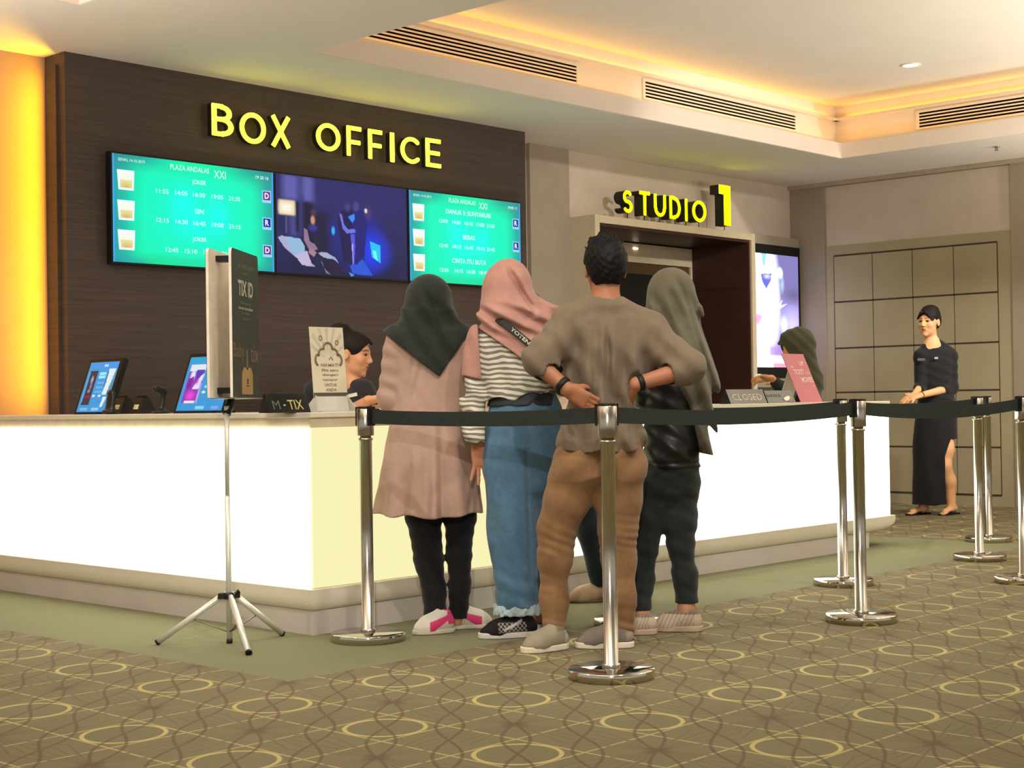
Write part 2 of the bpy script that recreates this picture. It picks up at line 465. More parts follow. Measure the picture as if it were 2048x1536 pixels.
CREAM = mat('cream_stone', (205, 190, 162), 0.5, spec=0.3, var=0.04, nscale=6)
MAROON = mat('maroon_board', (66, 40, 33), 0.4, spec=0.3, var=0.12, nscale=5)
BLACKM = mat('matt_black', (22, 22, 22), 0.5, spec=0.3)
DARKF = mat('dark_plastic', (34, 34, 33), 0.35, spec=0.4)
STEEL = mat('brushed_steel', (190, 185, 175), 0.22, 1.0, var=0.04, nscale=40)
CHROME = mat('polished_steel', (205, 200, 190), 0.09, 1.0, var=0.02, nscale=20)
ALU = mat('satin_aluminium', (222, 220, 210), 0.38, 0.35, var=0.03)
BELTM = mat('belt_webbing', (44, 50, 46), 0.8, spec=0.2, var=0.12, nscale=60, bump=0.3, bscale=500)
COUNTER = mat('ivory_solid_surface', (226, 218, 200), 0.35, spec=0.4, var=0.02, nscale=4)
PLINTHM = mat('pale_grey_plinth', (200, 192, 184), 0.5, spec=0.3, var=0.03, nscale=4)

# ================================================================== shell
def plane_box(name, lo, hi, m, parent=None): return struct(MB().box(lo, hi).build(name, m, parent))
plane_box('floor', (-3, -4, -0.06), (13.4, 10, 0), CARPET)
struct(MB().box((4.69, 8.25, 0), (9.56, 8.33, 3.30)).box((11.73, 8.25, 0), (13.2, 8.33, 3.30)).box((9.56, 8.25, 2.447), (11.73, 8.33, 3.30)).build('wall_back', WALLP))
struct(MB().box((9.02, 8.21, 0), (9.5, 8.25, 3.07)).build('trim_1', WALLD))
struct(MB().box((1.5, 8.12, 0), (4.76, 8.25, 3.30)).build('wall_left', mat('blush_wall', (168, 136, 118), 0.75, var=0.03)))
struct(MB().box((12.9, -3, 0), (13.0, 8.33, 3.30)).build('wall_right', WALLP))
# right wall: pilasters, olive boards with grooves, ceiling bead
pil = MB(); pil.box((12.86, 7.86, 0), (12.9, 8.25, 3.07)); pil.box((12.86, 2.0, 0), (12.9, 5.97, 3.07))
struct(pil.build('trim_2', WALLD))
yv = [onX(px, 650, 12.87)[1] for px in (1670, 1747, 1827, 1909.5, 1997)]
zs = [2.356, 1.91, 1.465, 1.04, 0.526, 0.10]
bd = MB(); bd.box((12.872, 5.97, 0), (12.9, 7.86, 2.45))
struct(bd.build('trim_3', PANELB))
bp = MB()
for i in range(4):
    for j in range(5):
        bp.box((12.866, yv[i + 1] + 0.004, zs[j + 1] + 0.008), (12.874, yv[i] - 0.004, zs[j] - 0.008), 0.002)
struct(bp.build('trim_4', PANELB))
gr = MB()
for z in zs: gr.box((12.8695, yv[-1], z - 0.009), (12.873, yv[0], z + 0.009))
for y in yv: gr.box((12.8695, y - 0.005, zs[-1]), (12.873, y + 0.005, zs[0]))
struct(gr.build('trim_5', GROOVE))
struct(MB().box((12.82, 2.0, 3.035), (12.9, 8.25, 3.07), 0.006).build('trim_6', mat('bead', (176, 158, 134), 0.7)))
struct(MB().box((12.885, 5.97, 2.45), (12.9, 7.86, 3.03)).build('trim_7', WALLP))

# ceiling: soffit with two raised trays
SZ, ST = 3.07, 3.20
so = MB()
so.box((-3, 6.95, SZ), (13.2, 8.33, ST)); so.box((11.66, -4, SZ), (13.2, 6.95, ST)); so.box((4.217, -4, SZ), (5.72, 6.95, ST))
so.box((5.72, -4, SZ), (11.66, 1.2, ST)); so.box((-3, -4, SZ), (1.0, 6.95, ST)); so.box((1.0, -4, SZ), (4.217, 1.2, ST))
struct(so.build('ceiling', PLASTER))
fa = MB()
def rim(x0, y0, x1, y1, t=0.012):
    fa.box((x0, y1 - t, SZ + 0.002), (x1, y1 - 0.0005, ST + 0.004)); fa.box((x1 - t, y0, SZ + 0.002), (x1 - 0.0005, y1 - t, ST + 0.004)); fa.box((x0 + 0.0005, y0, SZ + 0.002), (x0 + t, y1 - t, ST + 0.004))
rim(5.72, 1.2, 11.66, 6.95); rim(1.0, 1.2, 4.217, 6.95)
struct(fa.build('trim_8', FASCIA))
UP = 3.55
cw = MB()
def well(x0, y0, x1, y1, s=0.12, top=3.55):
    cw.box((x0 - s - 0.05, y1 + s, ST), (x1 + s + 0.05, y1 + s + 0.05, top)); cw.box((x1 + s, y0, ST), (x1 + s + 0.05, y1 + s, top)); cw.box((x0 - s - 0.05, y0, ST), (x0 - s, y1 + s, top))
    # bead along the top of the well
    cw.box((x0 - s, y1 + s - 0.045, 3.424), (x1 + s, y1 + s, 3.432)); cw.box((x1 + s - 0.045, y0, 3.424), (x1 + s, y1 + s, 3.432))
    cw.box((x0 - s, y1 + s - 0.045, 3.432), (x1 + s - 0.045, y1 + s - 0.038, 3.446)); cw.box((x1 + s - 0.045, y0, 3.432), (x1 + s - 0.038, y1 + s - 0.038, 3.446))
well(5.72, 1.2, 11.66, 6.95); well(1.0, 1.2, 4.217, 6.95)
struct(cw.build('trim_9', FASCIA))
struct(MB().box((-3, -4, UP), (13.2, 8.4, UP + 0.06)).build('ceiling_upper', PLASTER))

# air grilles in the well walls
def grille(nm, p0, p1, z0, z1, inward, label):
    """p0,p1 ends along the wall; inward = unit vector to the room"""
    p0, p1 = np.array(p0, float), np.array(p1, float); d = p1 - p0; L = np.linalg.norm(d)
    ang = math.atan2(d[1], d[0]); r = empty(nm, (*((p0 + p1) / 2), (z0 + z1) / 2), label, 'air vent', 'linear air grilles of the ceiling tray', rz=ang)
    sgn = 1 if (np.dot(inward, (-math.sin(ang), math.cos(ang))) > 0) else -1
    h = (z1 - z0) / 2; fr = MB(); y0, y1 = 0.0, 0.012 * sgn
    lo, hi = min(y0, y1), max(y0, y1)
    fr.box((-L / 2 - 0.03, lo, h), (L / 2 + 0.03, hi, h + 0.02), 0.003); fr.box((-L / 2 - 0.03, lo, -h - 0.006), (L / 2 + 0.03, hi, -h), 0.002)
    fr.box((-L / 2 - 0.03, lo, -h), (-L / 2, hi, h), 0.003); fr.box((L / 2, lo, -h), (L / 2 + 0.03, hi, h), 0.003)
    fr.build('frame', FASCIA, r)
    MB().box((-L / 2, 0.0, -h), (L / 2, 0.002 * sgn, h)).build('dark_backing', mat('grille_black', (5, 4, 3), 0.9, spec=0.05), r)  # near-black plate; the shade between the slats is put into its colour
    n = 5; st = 2 * h / n
    for i in range(n):
        z = -h + i * st
        MB().box((-L / 2, 0.002 * sgn, z), (L / 2, 0.010 * sgn, z + st * 0.42), 0.001).build('slat', FASCIA, r)
gz = 7.07
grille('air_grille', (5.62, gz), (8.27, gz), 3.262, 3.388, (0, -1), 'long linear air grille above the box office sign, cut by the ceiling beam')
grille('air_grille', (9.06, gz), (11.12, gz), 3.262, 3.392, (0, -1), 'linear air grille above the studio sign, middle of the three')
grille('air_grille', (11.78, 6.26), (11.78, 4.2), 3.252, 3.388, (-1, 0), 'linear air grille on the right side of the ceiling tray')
# downlights and sprinkler
def downlight(x, y, z, label, vis=True, power=30.0, col=(1, 0.86, 0.68), size=math.radians(110), blend=0.6, aim=None):
    r = empty('recessed_downlight', (x, y, z), label, 'ceiling light', 'recessed downlights')
    MB().lathe([(0.075, 0.0), (0.078, -0.006), (0.062, -0.008), (0.055, 0.0), (0.05, 0.02)], seg=32).build('trim_ring', mat('white_enamel', (235, 230, 220), 0.4), r)
    MB().lathe([(0.0, -0.0035), (0.056, -0.0035)], seg=24).build('lens', emat('downlight_lens', (255, 240, 215), 9.0), r)
    l = bpy.data.lights.new('downlight', 'SPOT'); l.energy = power; l.color = col; l.spot_size = size; l.spot_blend = blend; l.shadow_soft_size = 0.05
    lo = bpy.data.objects.new('downlight_lamp', l); COL.objects.link(lo); lo.parent = r; lo.location = (0, 0, -0.03)
    if aim is not None:
        lo.rotation_euler = (Vector(aim) - Vector((x, y, z - 0.03))).to_track_quat('-Z', 'Y').to_euler()
    return r
downlight(10.70, 5.75, UP, 'round recessed downlight glowing in the upper ceiling at the right', power=22)
sp = empty('sprinkler_head', (12.08, 5.72, SZ), 'small sprinkler head on the soffit near the right wall', 'sprinkler')
MB().lathe([(0, 0), (0.03, 0), (0.03, -0.006), (0.012, -0.01), (0.01, -0.03), (0, -0.03)], seg=20).build('body', CHROME, sp)
MB().lathe([(0, -0.034), (0.018, -0.034), (0.018, -0.031), (0, -0.031)], seg=20).build('deflector', CHROME, sp)
# ================================================================== box office feature wall
PX0, PX1, PYF = 4.69, 8.63, 7.9
struct(MB().box((PX0, PYF, 0), (PX1, 8.25, 3.07)).build('wall_feature', WOOD))
# amber LED strip beside it, hidden by an added lip
struct(MB().box((4.670, 7.968, 0.9), (4.69, 7.976, 3.0)).build('trim_10', WOOD))
_l = bpy.data.lights.new('amber_strip', 'AREA'); _l.shape = 'RECTANGLE'; _l.size, _l.size_y = 0.012, 1.95; _l.energy = 24; _l.color = (1.0, 0.56, 0.0)
_o = bpy.data.objects.new('amber_strip', _l); COL.objects.link(_o); _o.matrix_world = Matrix(((0, 0, 1, 4.688), (1, 0, 0, 7.993), (0, 1, 0, 1.98), (0, 0, 0, 1)))

# --- channel letters
def seg_d(P, a, b):
    a, b = np.array(a), np.array(b); v = b - a; t = np.clip(((P - a) @ v) / max(v @ v, 1e-9), 0, 1)
    return np.linalg.norm(P - a - t[..., None] * v, axis=-1)
def box_d(P, a, b, w):
    a, b = np.array(a, float), np.array(b, float); v = b - a; L = np.linalg.norm(v); v = v / L; c = (a + b) / 2
    q = np.stack([np.abs((P - c) @ v) - L / 2, np.abs((P - c) @ np.array([-v[1], v[0]])) - w / 2], -1)
    return np.linalg.norm(np.maximum(q, 0), axis=-1) + np.minimum(q.max(-1), 0)
def arc(cx, cy, rx, ry, a0, a1, n=28):
    return [(cx + rx * math.cos(a0 + (a1 - a0) * i / n), cy + ry * math.sin(a0 + (a1 - a0) * i / n)) for i in range(n + 1)]
# strokes in a unit-high box; 'b' straight bar (square ends), 'c' curve
W = 0.145
def glyph(ch):
    h = W / 2; D = math.radians
    return {
     'B': (0.62, [('b', (h, 0), (h, 1)), ('b', (h, 1 - h), (.34, 1 - h)), ('b', (h, .53), (.34, .53)), ('b', (h, h), (.36, h)), ('c', arc(.31, .72, .21, .185, D(-90), D(90))), ('c', arc(.33, .31, .235, .215, D(-90), D(90)))]),
     'O': (0.92, [('c', arc(.46, .5, .37, .4, 0, 2 * PI, 48))]),
     'X': (0.78, [('b', (.1, 0), (.68, 1)), ('b', (.68, 0), (.1, 1))]),
     'F': (0.58, [('b', (h, 0), (h, 1)), ('b', (0, 1 - h), (.56, 1 - h)), ('b', (0, .47), (.52, .47))]),
     'I': (0.22, [('b', (.11, 0), (.11, 1))]),
     'C': (0.80, [('c', arc(.46, .5, .37, .4, D(48), D(312), 40))]),
     'E': (0.60, [('b', (h, 0), (h, 1)), ('b', (0, 1 - h), (.58, 1 - h)), ('b', (0, .5), (.54, .5)), ('b', (0, h), (.58, h))]),
     'S': (0.66, [('c', arc(.33, .70, .215, .2, D(40), D(270), 26)), ('c', arc(.33, .30, .225, .2, D(90), D(-140), 26))]),
     'T': (0.66, [('b', (.33, 0), (.33, 1)), ('b', (.0, 1 - h), (.66, 1 - h))]),
     'U': (0.76, [('b', (h, .38), (h, 1)), ('b', (.76 - h, .38), (.76 - h, 1)), ('c', arc(.38, .38, .28, .28, D(180), D(360)))]),
     'D': (0.78, [('b', (h, 0), (h, 1)), ('b', (h, 1 - h), (.36, 1 - h)), ('b', (h, h), (.36, h)), ('c', arc(.33, .5, .35, .4, D(-90), D(90)))]),
     '1': (0.40, [('b', (.29, 0), (.29, 1)), ('b', (.0, .89), (.29, .89))]),
    }[ch]
def letter_d(P, strokes, w):
    d = None
    for s in strokes:
        if s[0] == 'b': e = box_d(P, s[1], s[2], w) - 0.0
        else:
            e = None
            for a, b in zip(s[1], s[1][1:]):
                q = seg_d(P, a, b) - w / 2; e = q if e is None else np.minimum(e, q)
        d = e if d is None else np.minimum(d, e)
    return d
LSIDE = mat('letter_return', (34, 30, 18), 0.5)
def channel_letter(ch, x, zbase, hgt, wid, y, depth, face, parent, sw=W):
    gw, st = glyph(ch); res = 0.0035
    sx = wid / gw; nx = int(wid / res) + 9; nz = int(hgt / res) + 9; ny = int(depth / res) + 7
    S = SDF((0, 0, 0), (1, 1, 1), 1.0); S.h = res; S.lo = np.array([-4 * res, -3 * res, -4 * res]); S.n = np.array([nx, ny, nz])
    S.ax = [(S.lo[i] + res * np.arange(S.n[i])).astype(np.float32) for i in range(3)]
    gx, gz2 = np.meshgrid(S.ax[0] / sx, S.ax[2] / hgt, indexing='ij')
    d2 = letter_d(np.stack([gx, gz2], -1), st, sw) * hgt
    dy = np.abs(S.ax[1] - depth / 2) - depth / 2
    def extr(shrink, lo, hi):
        yy = np.abs(S.ax[1] - (lo + hi) / 2) - (hi - lo) / 2
        a = np.broadcast_to((d2 + shrink)[:, None, :], (nx, ny, nz)); b = np.broadcast_to(yy[None, :, None], (nx, ny, nz))
        return np.maximum(a, b).astype(np.float32)
    r = empty('letter', (0, 0, 0)); r.parent = parent; r.location = (x, y, zbase)
    S.D = extr(0.0, 0.011, depth); S.obj('letter_side', LSIDE, r)
    S.D = extr(0.0, 0.0, 0.0105); S.obj('face', face, r)
    return r
NEON = emat('lime_acrylic', (255, 246, 40), 7.0)
NEON2 = emat('lime_acrylic_studio', (244, 255, 0), 4.0)
bo = empty('illuminated_sign', (5.68, 7.82, 2.69), 'glowing yellow BOX OFFICE channel letters on the dark feature wall', 'sign')
def px_letters(spec, Y, parent, face, base, depth):
    for ch, x0, yt, x1, yb in spec:   # pixel box of each letter: left, top at left, right, bottom at right
        a, b = onY(x0, yt, Y), onY(x1, yb, Y)
        channel_letter(ch, a[0] - base[0], b[2] - base[2], a[2] - b[2], b[0] - a[0], Y - base[1], depth, face, parent, 0.23 if ch == '1' else W)
BOXO = [('B', 424, 205, 467, 276), ('O', 479, 219, 534, 293), ('X', 541, 229, 584, 297), ('O', 632, 241, 683, 307), ('F', 694, 250, 725, 315), ('F', 737, 257, 767, 321), ('I', 779, 264, 792, 325), ('C', 801, 269, 841, 331), ('E', 852, 275, 884, 337)]
px_letters(BOXO, 7.815, bo, NEON, (5.68, 7.82, 2.69), 0.055)
# --- three screens
def screen(name, tl, tr, br, bl, Y, label, frame_m=BLACKM, bez=0.012, depth=0.05):
    r = empty(name, (tl[0], Y, bl[2]), label, 'screen')
    o = np.array([tl[0], Y, bl[2]])
    P = [np.array(q) - o for q in (tl, tr, br, bl)]
    x0, x1, z0, z1 = P[0][0] - bez, P[1][0] + bez, P[3][2] - bez, P[0][2] + bez
    MB().box((x0, 0.002, z0), (x1, depth, z1), 0.004).build('casing', frame_m, r)
    return r, P
SCRM = vmat('screen_emission', 1.0)
TXW = emat('screen_text', (225, 255, 245), 1.0)
def scr_uv(P, u, v, lift=0.0015):
    q = (P[0] * (1 - u) + P[1] * u) * (1 - v) + (P[3] * (1 - u) + P[2] * u) * v
    return q - np.array([0, lift, 0])
def menu(r, P, date, clock, films, badges, seed):
    W_ = P[1][0] - P[0][0]; H_ = P[0][2] - P[3][2]
    c = Canvas(150, 86, (36, 140, 165))
    c.rect(0.04, 0.0, 0.96, 1.0, (10, 205, 165), 1, 0.16)
    c.rect(0.13, 0.10, 0.90, 0.94, (0, 246, 178), 1, 0.10)
    c.rect(0.30, -.2, 0.72, 0.12, (0, 246, 140), 0.9, 0.2); c.rect(0.2, 0.93, 0.8, 1.2, (10, 225, 110), 0.8, 0.1)
    c.blob(0.5, 0.5, 0.5, 0.7, (0, 250, 225), 0.9); c.blob(0.42, 0.42, 0.12, 0.25, (0, 255, 250), 0.8); c.blob(0.64, 0.5, 0.1, 0.25, (0, 255, 250), 0.8); c.blob(0.5, 0.62, 0.2, 0.2, (0, 255, 245), 0.6)
    c.blob(0.0, 0.0, 0.3, 0.2, (50, 130, 140), 0.6); c.blob(1.0, 0.05, 0.3, 0.2, (50, 130, 140), 0.6)
    c.rect(0.0, 0.0, 0.008, 1, (60, 170, 240)); c.rect(0.992, 0.0, 1.0, 1, (60, 170, 240))
    c.mesh('display', P[0], P[1], P[2], P[3], SCRM, r)
    X, U = (1, 0, 0), (0, 0, 1)
    T = lambda nm, s, u, v, w, h, **k: text(nm, s, TXW, r, scr_uv(P, u, v), X, U, width=w * W_ if w else None, height=h * H_, **k)
    T('caption', date, 0.11, 0.052, 0.155, 0.032); T('caption', clock, 0.925, 0.065, 0.085, 0.034, bold=0.012)
    T('caption', 'PLAZA ANDALAS', 0.46, 0.062, 0.24, 0.05); T('caption', 'XXI', 0.648, 0.085, 0.075, 0.075)
    for (ti, times, us), vy in zip(films, (0.19, 0.465, 0.74)):
        T('caption', ti, 0.515, vy, None, 0.052, bold=0.01)
        for t, u in zip(times, us): T('caption', t, u, vy + 0.115, 0.075, 0.042, bold=0.006)
    for v0 in (0.145, 0.425, 0.70):
        a = lambda u, v, l=0.001: scr_uv(P, u, v, l)
        ic = MB(); ic.poly([a(.026, v0), a(.127, v0), a(.122, v0 + .185), a(.034, v0 + .185)]); ic.build('poster_icon', emat('icon_white', (235, 252, 255), 1.1), r)
        cc = Canvas(10, 12, (245, 250, 235)); cc.rect(-1, .5, 2, 2, (232, 222, 150)); cc.blob(.5, .95, .7, .35, (214, 180, 96))
        cc.mesh('poster_icon', scr_uv(P, .04, v0 + .02, .0016), scr_uv(P, .115, v0 + .02, .0016), scr_uv(P, .112, v0 + .165, .0016), scr_uv(P, .044, v0 + .165, .0016), SCRM, r)
    for bch, v0 in zip(badges, (0.19, 0.46, 0.735)):
        MB().poly([scr_uv(P, .924, v0, .001), scr_uv(P, .984, v0, .001), scr_uv(P, .984, v0 + .122, .001), scr_uv(P, .924, v0 + .122, .001)]).build('rating_badge', emat('badge_rim', (160, 215, 255), 1.0), r)
        k = (112, 52, 130) if bch == 'D' else (20, 44, 150)
        MB().poly([scr_uv(P, .930, v0 + .01, .0014), scr_uv(P, .978, v0 + .01, .0014), scr_uv(P, .978, v0 + .095, .0014), scr_uv(P, .930, v0 + .095, .0014)]).build('rating_badge', emat('badge_' + bch, k, 1.0), r)
        text('rating_badge', bch, emat('badge_text', (240, 240, 255), 1.1), r, scr_uv(P, .954, v0 + .052, .002), X, U, height=0.058 * H_, bold=0.03)
SY = 7.84
def q4(a, b, c, d): return [onY(*p, SY) for p in (a, b, c, d)]
ZT, ZB = 2.503, 1.862
def flat(x0, x1):
    return [np.array([x0, SY, ZT]), np.array([x1, SY, ZT]), np.array([x1, SY, ZB]), np.array([x0, SY, ZB])]
f1 = flat(onY(224, 306, SY)[0], onY(546, 350, SY)[0]); f2 = flat(onY(551, 350, SY)[0], onY(812, 381, SY)[0]); f3 = flat(onY(818, 381, SY)[0], onY(1040, 408, SY)[0])
s1, P1 = screen('wall_display', *f1, SY, 'leftmost of three wall displays, green showtime list left of the movie scene')
menu(s1, P1, 'SENIN, 14-10-2019', '19 20 16', [('JOKER', ['11:55', '14:05', '16:30', '19:05', '21:35'], [.29, .405, .515, .63, .74]), ('SIN', ['12:15', '14:30', '16:45', '19:00', '21:15'], [.29, .405, .515, .63, .74]), ('JOKER', ['12:45', '15:10', '17:35', '20:00'], [.345, .46, .575, .69])], 'DRD', 1)
s3, P3 = screen('wall_display', *f3, SY, 'rightmost of three wall displays, green showtime list above the two veiled women')
menu(s3, P3, 'SENIN, 14-10-2019', '19:45 11', [('DANUR 3: SUNYARURI', ['12:00', '14:05', '16:10', '19:00', '21:05'], [.29, .405, .515, .62, .715]), ('BEBAS', ['12:45', '14:15', '16:45', '19:15', '21:45'], [.29, .405, .515, .62, .715]), ('CINTA ITU BUTA', ['12:00', '14:15', '16:30', '18:45'], [.29, .42, .53, .64])], 'RRR', 2)
s2, P2 = screen('wall_display', *f2, SY, 'middle wall display playing a dark blue film scene of a bedroom')
c = Canvas(220, 130, (36, 38, 92))
c.rect(0, 0, 1, .3, (44, 46, 112), 1, .3); c.blob(.75, .2, .5, .4, (40, 40, 108), .8); c.rect(0, .8, 1, 1.2, (24, 28, 74), 1, .2)
c.rect(.05, .0, .16, .25, (104, 100, 182), .9, .06); c.rect(.19, .0, .27, .27, (104, 100, 182), .9, .05); c.rect(.1, .38, .15, .62, (84, 86, 160), .7, .05); c.rect(.165, .2, .2, .62, (60, 62, 130), .8, .02)
c.rect(.14, .27, .165, .58, (22, 20, 48), .9, .02); c.rect(.19, .25, .27, .75, (22, 20, 50), .9, .04); c.rect(.27, .35, .38, .8, (26, 24, 54), .8, .06)
c.rect(.02, .26, .135, .41, (240, 214, 160), 1, .02); c.rect(.03, .29, .12, .39, (255, 250, 232), 1, .05); c.rect(.068, .41, .075, .6, (120, 120, 190), .7, .01)
c.blob(.265, .44, .02, .06, (214, 150, 120), 1, .5); c.blob(.27, .36, .03, .05, (90, 70, 80), .6, .6); c.blob(.265, .52, .045, .05, (60, 60, 160), .8, .6)
c.poly([(.2, .53), (.225, .55), (.24, .66), (.28, .69), (.3, .74), (.24, .76), (.2, .66)], (150, 118, 150))
c.poly([(.01, .65), (.04, .62), (.12, .72), (.2, .82), (.28, .92), (.24, .92), (.16, .86), (.06, .75)], (176, 176, 214)); c.poly([(.05, .63), (.17, .64), (.205, .72), (.2, .78), (.12, .8)], (150, 190, 224))
c.poly([(.13, .81), (.22, .76), (.25, .88), (.24, .92), (.18, .91)], (196, 186, 220)); c.poly([(.24, .72), (.29, .77), (.27, .82), (.23, .78)], (170, 130, 150))
c.poly([(.3, .77), (.36, .76), (.43, .81), (.46, .87), (.42, .83), (.35, .82), (.31, .79)], (170, 180, 210)); c.poly([(.32, .85), (.36, .98), (.4, .99), (.35, .9)], (120, 130, 150))
c.poly([(.33, .82), (.42, .84), (.52, .97), (.4, 1), (.34, .92)], (34, 26, 58))
c.blob(.415, .5, .05, .1, (30, 40, 150), .8); c.blob(.417, .53, .016, .055, (40, 200, 255), 1, .5)
c.blob(.62, .62, .26, .4, (20, 40, 190), .8); c.blob(.70, .70, .16, .3, (20, 60, 240), .85); c.blob(.74, .73, .17, .26, (30, 70, 255), .7)
c.poly([(.48, .3), (.56, .28), (.6, .4), (.57, .62), (.55, .86), (.49, .86), (.47, .6), (.45, .42)], (28, 26, 78)); c.poly([(.57, .3), (.64, .28), (.68, .42), (.66, .7), (.65, .95), (.58, .96), (.56, .6)], (28, 32, 120))
c.poly([(.465, .34), (.485, .35), (.50, .45), (.53, .5), (.585, .49), (.585, .53), (.52, .545), (.49, .5)], (110, 120, 230)); c.poly([(.53, .37), (.58, .33), (.585, .38), (.565, .43)], (60, 140, 255))
c.blob(.53, .27, .03, .06, (74, 70, 130), .8, .6); c.blob(.595, .25, .03, .07, (80, 76, 150), .8, .6)
c.poly([(.55, .55), (.58, .55), (.585, .68), (.575, .86), (.56, .8)], (90, 90, 220)); c.poly([(.56, .65), (.567, .65), (.57, .88), (.565, .88)], (190, 180, 255))
c.poly([(.54, .88), (.6, .86), (.64, .8), (.72, .97), (.62, .975), (.56, .96)], (40, 90, 220)); c.poly([(.53, .95), (.58, .98), (.55, 1)], (90, 150, 230))
c.poly([(.70, .605), (.785, .645), (.785, .835), (.715, .775)], (30, 200, 250)); c.poly([(.72, .7), (.75, .71), (.76, .81), (.73, .78)], (120, 255, 240))
c.blob(.672, .285, .014, .03, (255, 240, 225), 1, .4); c.blob(.69, .3, .04, .1, (120, 90, 110), .4)
c.mesh('display', P2[0], P2[1], P2[2], P2[3], vmat('film_emission', 0.95), s2)

# ================================================================== studio portal
portal = empty('studio_portal', (10.65, 8.1, 0), 'cream framed dark portal to the studio under the STUDIO 1 sign', 'doorway')
pf, py = 7.94, 8.25
def rel(lo, hi, o=(10.65, 8.1, 0)): return [a - b for a, b in zip(lo, o)], [a - b for a, b in zip(hi, o)]
fm = MB()
fm.box(*rel((9.5, pf, 0), (9.56, py, 2.51)), 0.004); fm.box(*rel((11.73, pf, 0), (11.79, py, 2.51)), 0.004); fm.box(*rel((9.56, pf, 2.447), (11.73, py, 2.51)), 0.004)
fm.build('frame', CREAM, portal)
inn = MB()
inn.box(*rel((9.562, pf + 0.02, 0), (9.58, 8.66, 2.445))); inn.box(*rel((11.71, pf + 0.02, 0), (11.728, 8.66, 2.445))); inn.box(*rel((9.58, pf + 0.02, 2.425), (11.71, 8.66, 2.445)))
inn.box(*rel((9.58, 8.66, 0), (11.71, 8.68, 2.445)))
inn.box(*rel((11.705, 7.97, 2.02), (11.711, 8.65, 2.03)))
inn.build('lining', MAROON, portal)
hd = MB(); a_, b_ = onY(1256, 500, 8.655), onY(1378, 512, 8.655)
hx0, hx1 = 9.9, b_[0]; hz1 = onY(1378, 500, 8.655)[2]; hz0 = onY(1365, 535, 8.655)[2]
hd.box(*rel((hx0, 8.60, hz0), (hx1, 8.66, hz1)), 0.004); hd.box(*rel((hx1 - 0.05, 8.60, 0), (hx1, 8.66, hz0)), 0.003); hd.box(*rel((hx0, 8.60, 0), (hx0 + 0.05, 8.66, hz0)), 0.003)
hd.build('door_surround', CREAM, portal)
MB().box(*rel((hx0 + 0.05, 8.63, 0), (hx1 - 0.05, 8.655, hz0 - 0.1))).build('door_leaf', mat('door_black', (18, 16, 13), 0.6), portal)
MB().box(*rel((hx0 + 0.05, 8.62, hz0 - 0.1), (hx1 - 0.05, 8.655, hz0))).build('transom', mat('door_brown', (84, 64, 40), 0.5), portal)
lp = onY(1272, 497, 8.59)
MB().box(*rel((lp[0] - 0.03, 8.588, lp[2] - 0.006), (lp[0] + 0.03, 8.6, lp[2] + 0.008))).build('lamp', emat('small_lamp', (255, 240, 210), 4.0), portal)
# the wall behind the portal is open: corridor shell
# STUDIO 1
st = empty('illuminated_sign', (10.0, 7.98, 2.51), 'glowing lime STUDIO 1 channel letters above the studio doorway', 'sign')
STU = [('S', 1246, 378, 1267, 428), ('T', 1280, 381, 1301, 432), ('U', 1309, 387, 1333, 436), ('D', 1340, 391, 1363, 440), ('I', 1370, 397, 1377, 443), ('O', 1385, 398, 1414, 447), ('1', 1439, 369, 1462, 452)]
px_letters(STU, 7.98, st, NEON2, (10.0, 7.98, 2.51), 0.11)
pg = MB()
for ch, x0, yt, x1, yb in STU:
    q = onY((x0 + x1) / 2, yb + 0, 8.03); pg.tube([(q[0] - 10.0, 0.06, 2.505 - 2.51), (q[0] - 10.0, 0.06, q[2] - 2.51 + 0.03)], 0.004, 8)
pg.build('support_peg', BLACKM, st)
# ================================================================== poster light box
pb = empty('poster_light_box', (12.4, 8.25, 1.2), 'bright backlit film poster box between studio doorway and corner', 'light box')
x0, x1 = 11.93, 12.855
pq = lambda a, b: ([a[0] - 12.4, a[1] - 8.25, a[2] - 1.2], [b[0] - 12.4, b[1] - 8.25, b[2] - 1.2])
MB().box(*pq((x0 - 0.06, 8.14, 1.10), (12.85, 8.25, 2.55)), 0.004).build('surround', WALLD, pb)
MB().box(*pq((x0 - 0.02, 8.125, 1.19), (12.83, 8.142, 2.46)), 0.004).build('frame', BLACKM, pb)
c = Canvas(100, 170, (120, 108, 160))
c.rect(.45, -.1, 1.2, .35, (98, 92, 140), 1, .2); c.blob(.9, .35, .35, .1, (74, 72, 100), .9); c.blob(.85, .62, .35, .2, (176, 168, 230), .9)
c.rect(-.1, -.1, .46, 1.1, (240, 250, 255), 1, .06); c.blob(.3, .4, .34, .7, (255, 255, 255), 1, .5); c.blob(.2, .65, .35, .4, (255, 252, 255), .9, .6)
c.rect(.0, .85, .42, 1.0, (190, 196, 236), .8, .12); c.rect(.36, .78, .7, .94, (140, 110, 170), .9, .1)
c.poly([(.22, .18), (.44, .17), (.42, .24), (.33, .31), (.25, .25)], (80, 86, 170)); c.blob(.35, .2, .1, .03, (190, 190, 230), .9)
c.blob(.05, .42, .12, .05, (225, 120, 190), .9); c.blob(.1, .56, .26, .05, (214, 140, 200), 1, .6); c.blob(.08, .6, .2, .06, (236, 120, 220), .9, .6)
c.poly([(.24, .0), (.34, .0), (.31, .11), (.26, .1)], (120, 170, 190)); c.blob(.62, .16, .07, .06, (220, 245, 255), .9, .6, .5); c.blob(.66, .26, .05, .1, (160, 190, 225), .7)
c.poly([(.55, .46), (.66, .40), (.62, .45), (.76, .43), (.6, .48)], (190, 240, 255)); c.blob(.68, .62, .1, .1, (200, 230, 255), .8)
c.rect(.36, .90, .8, .97, (255, 215, 240), .9, .03); c.rect(.45, .965, .8, 1.0, (205, 130, 150), 1, .01)
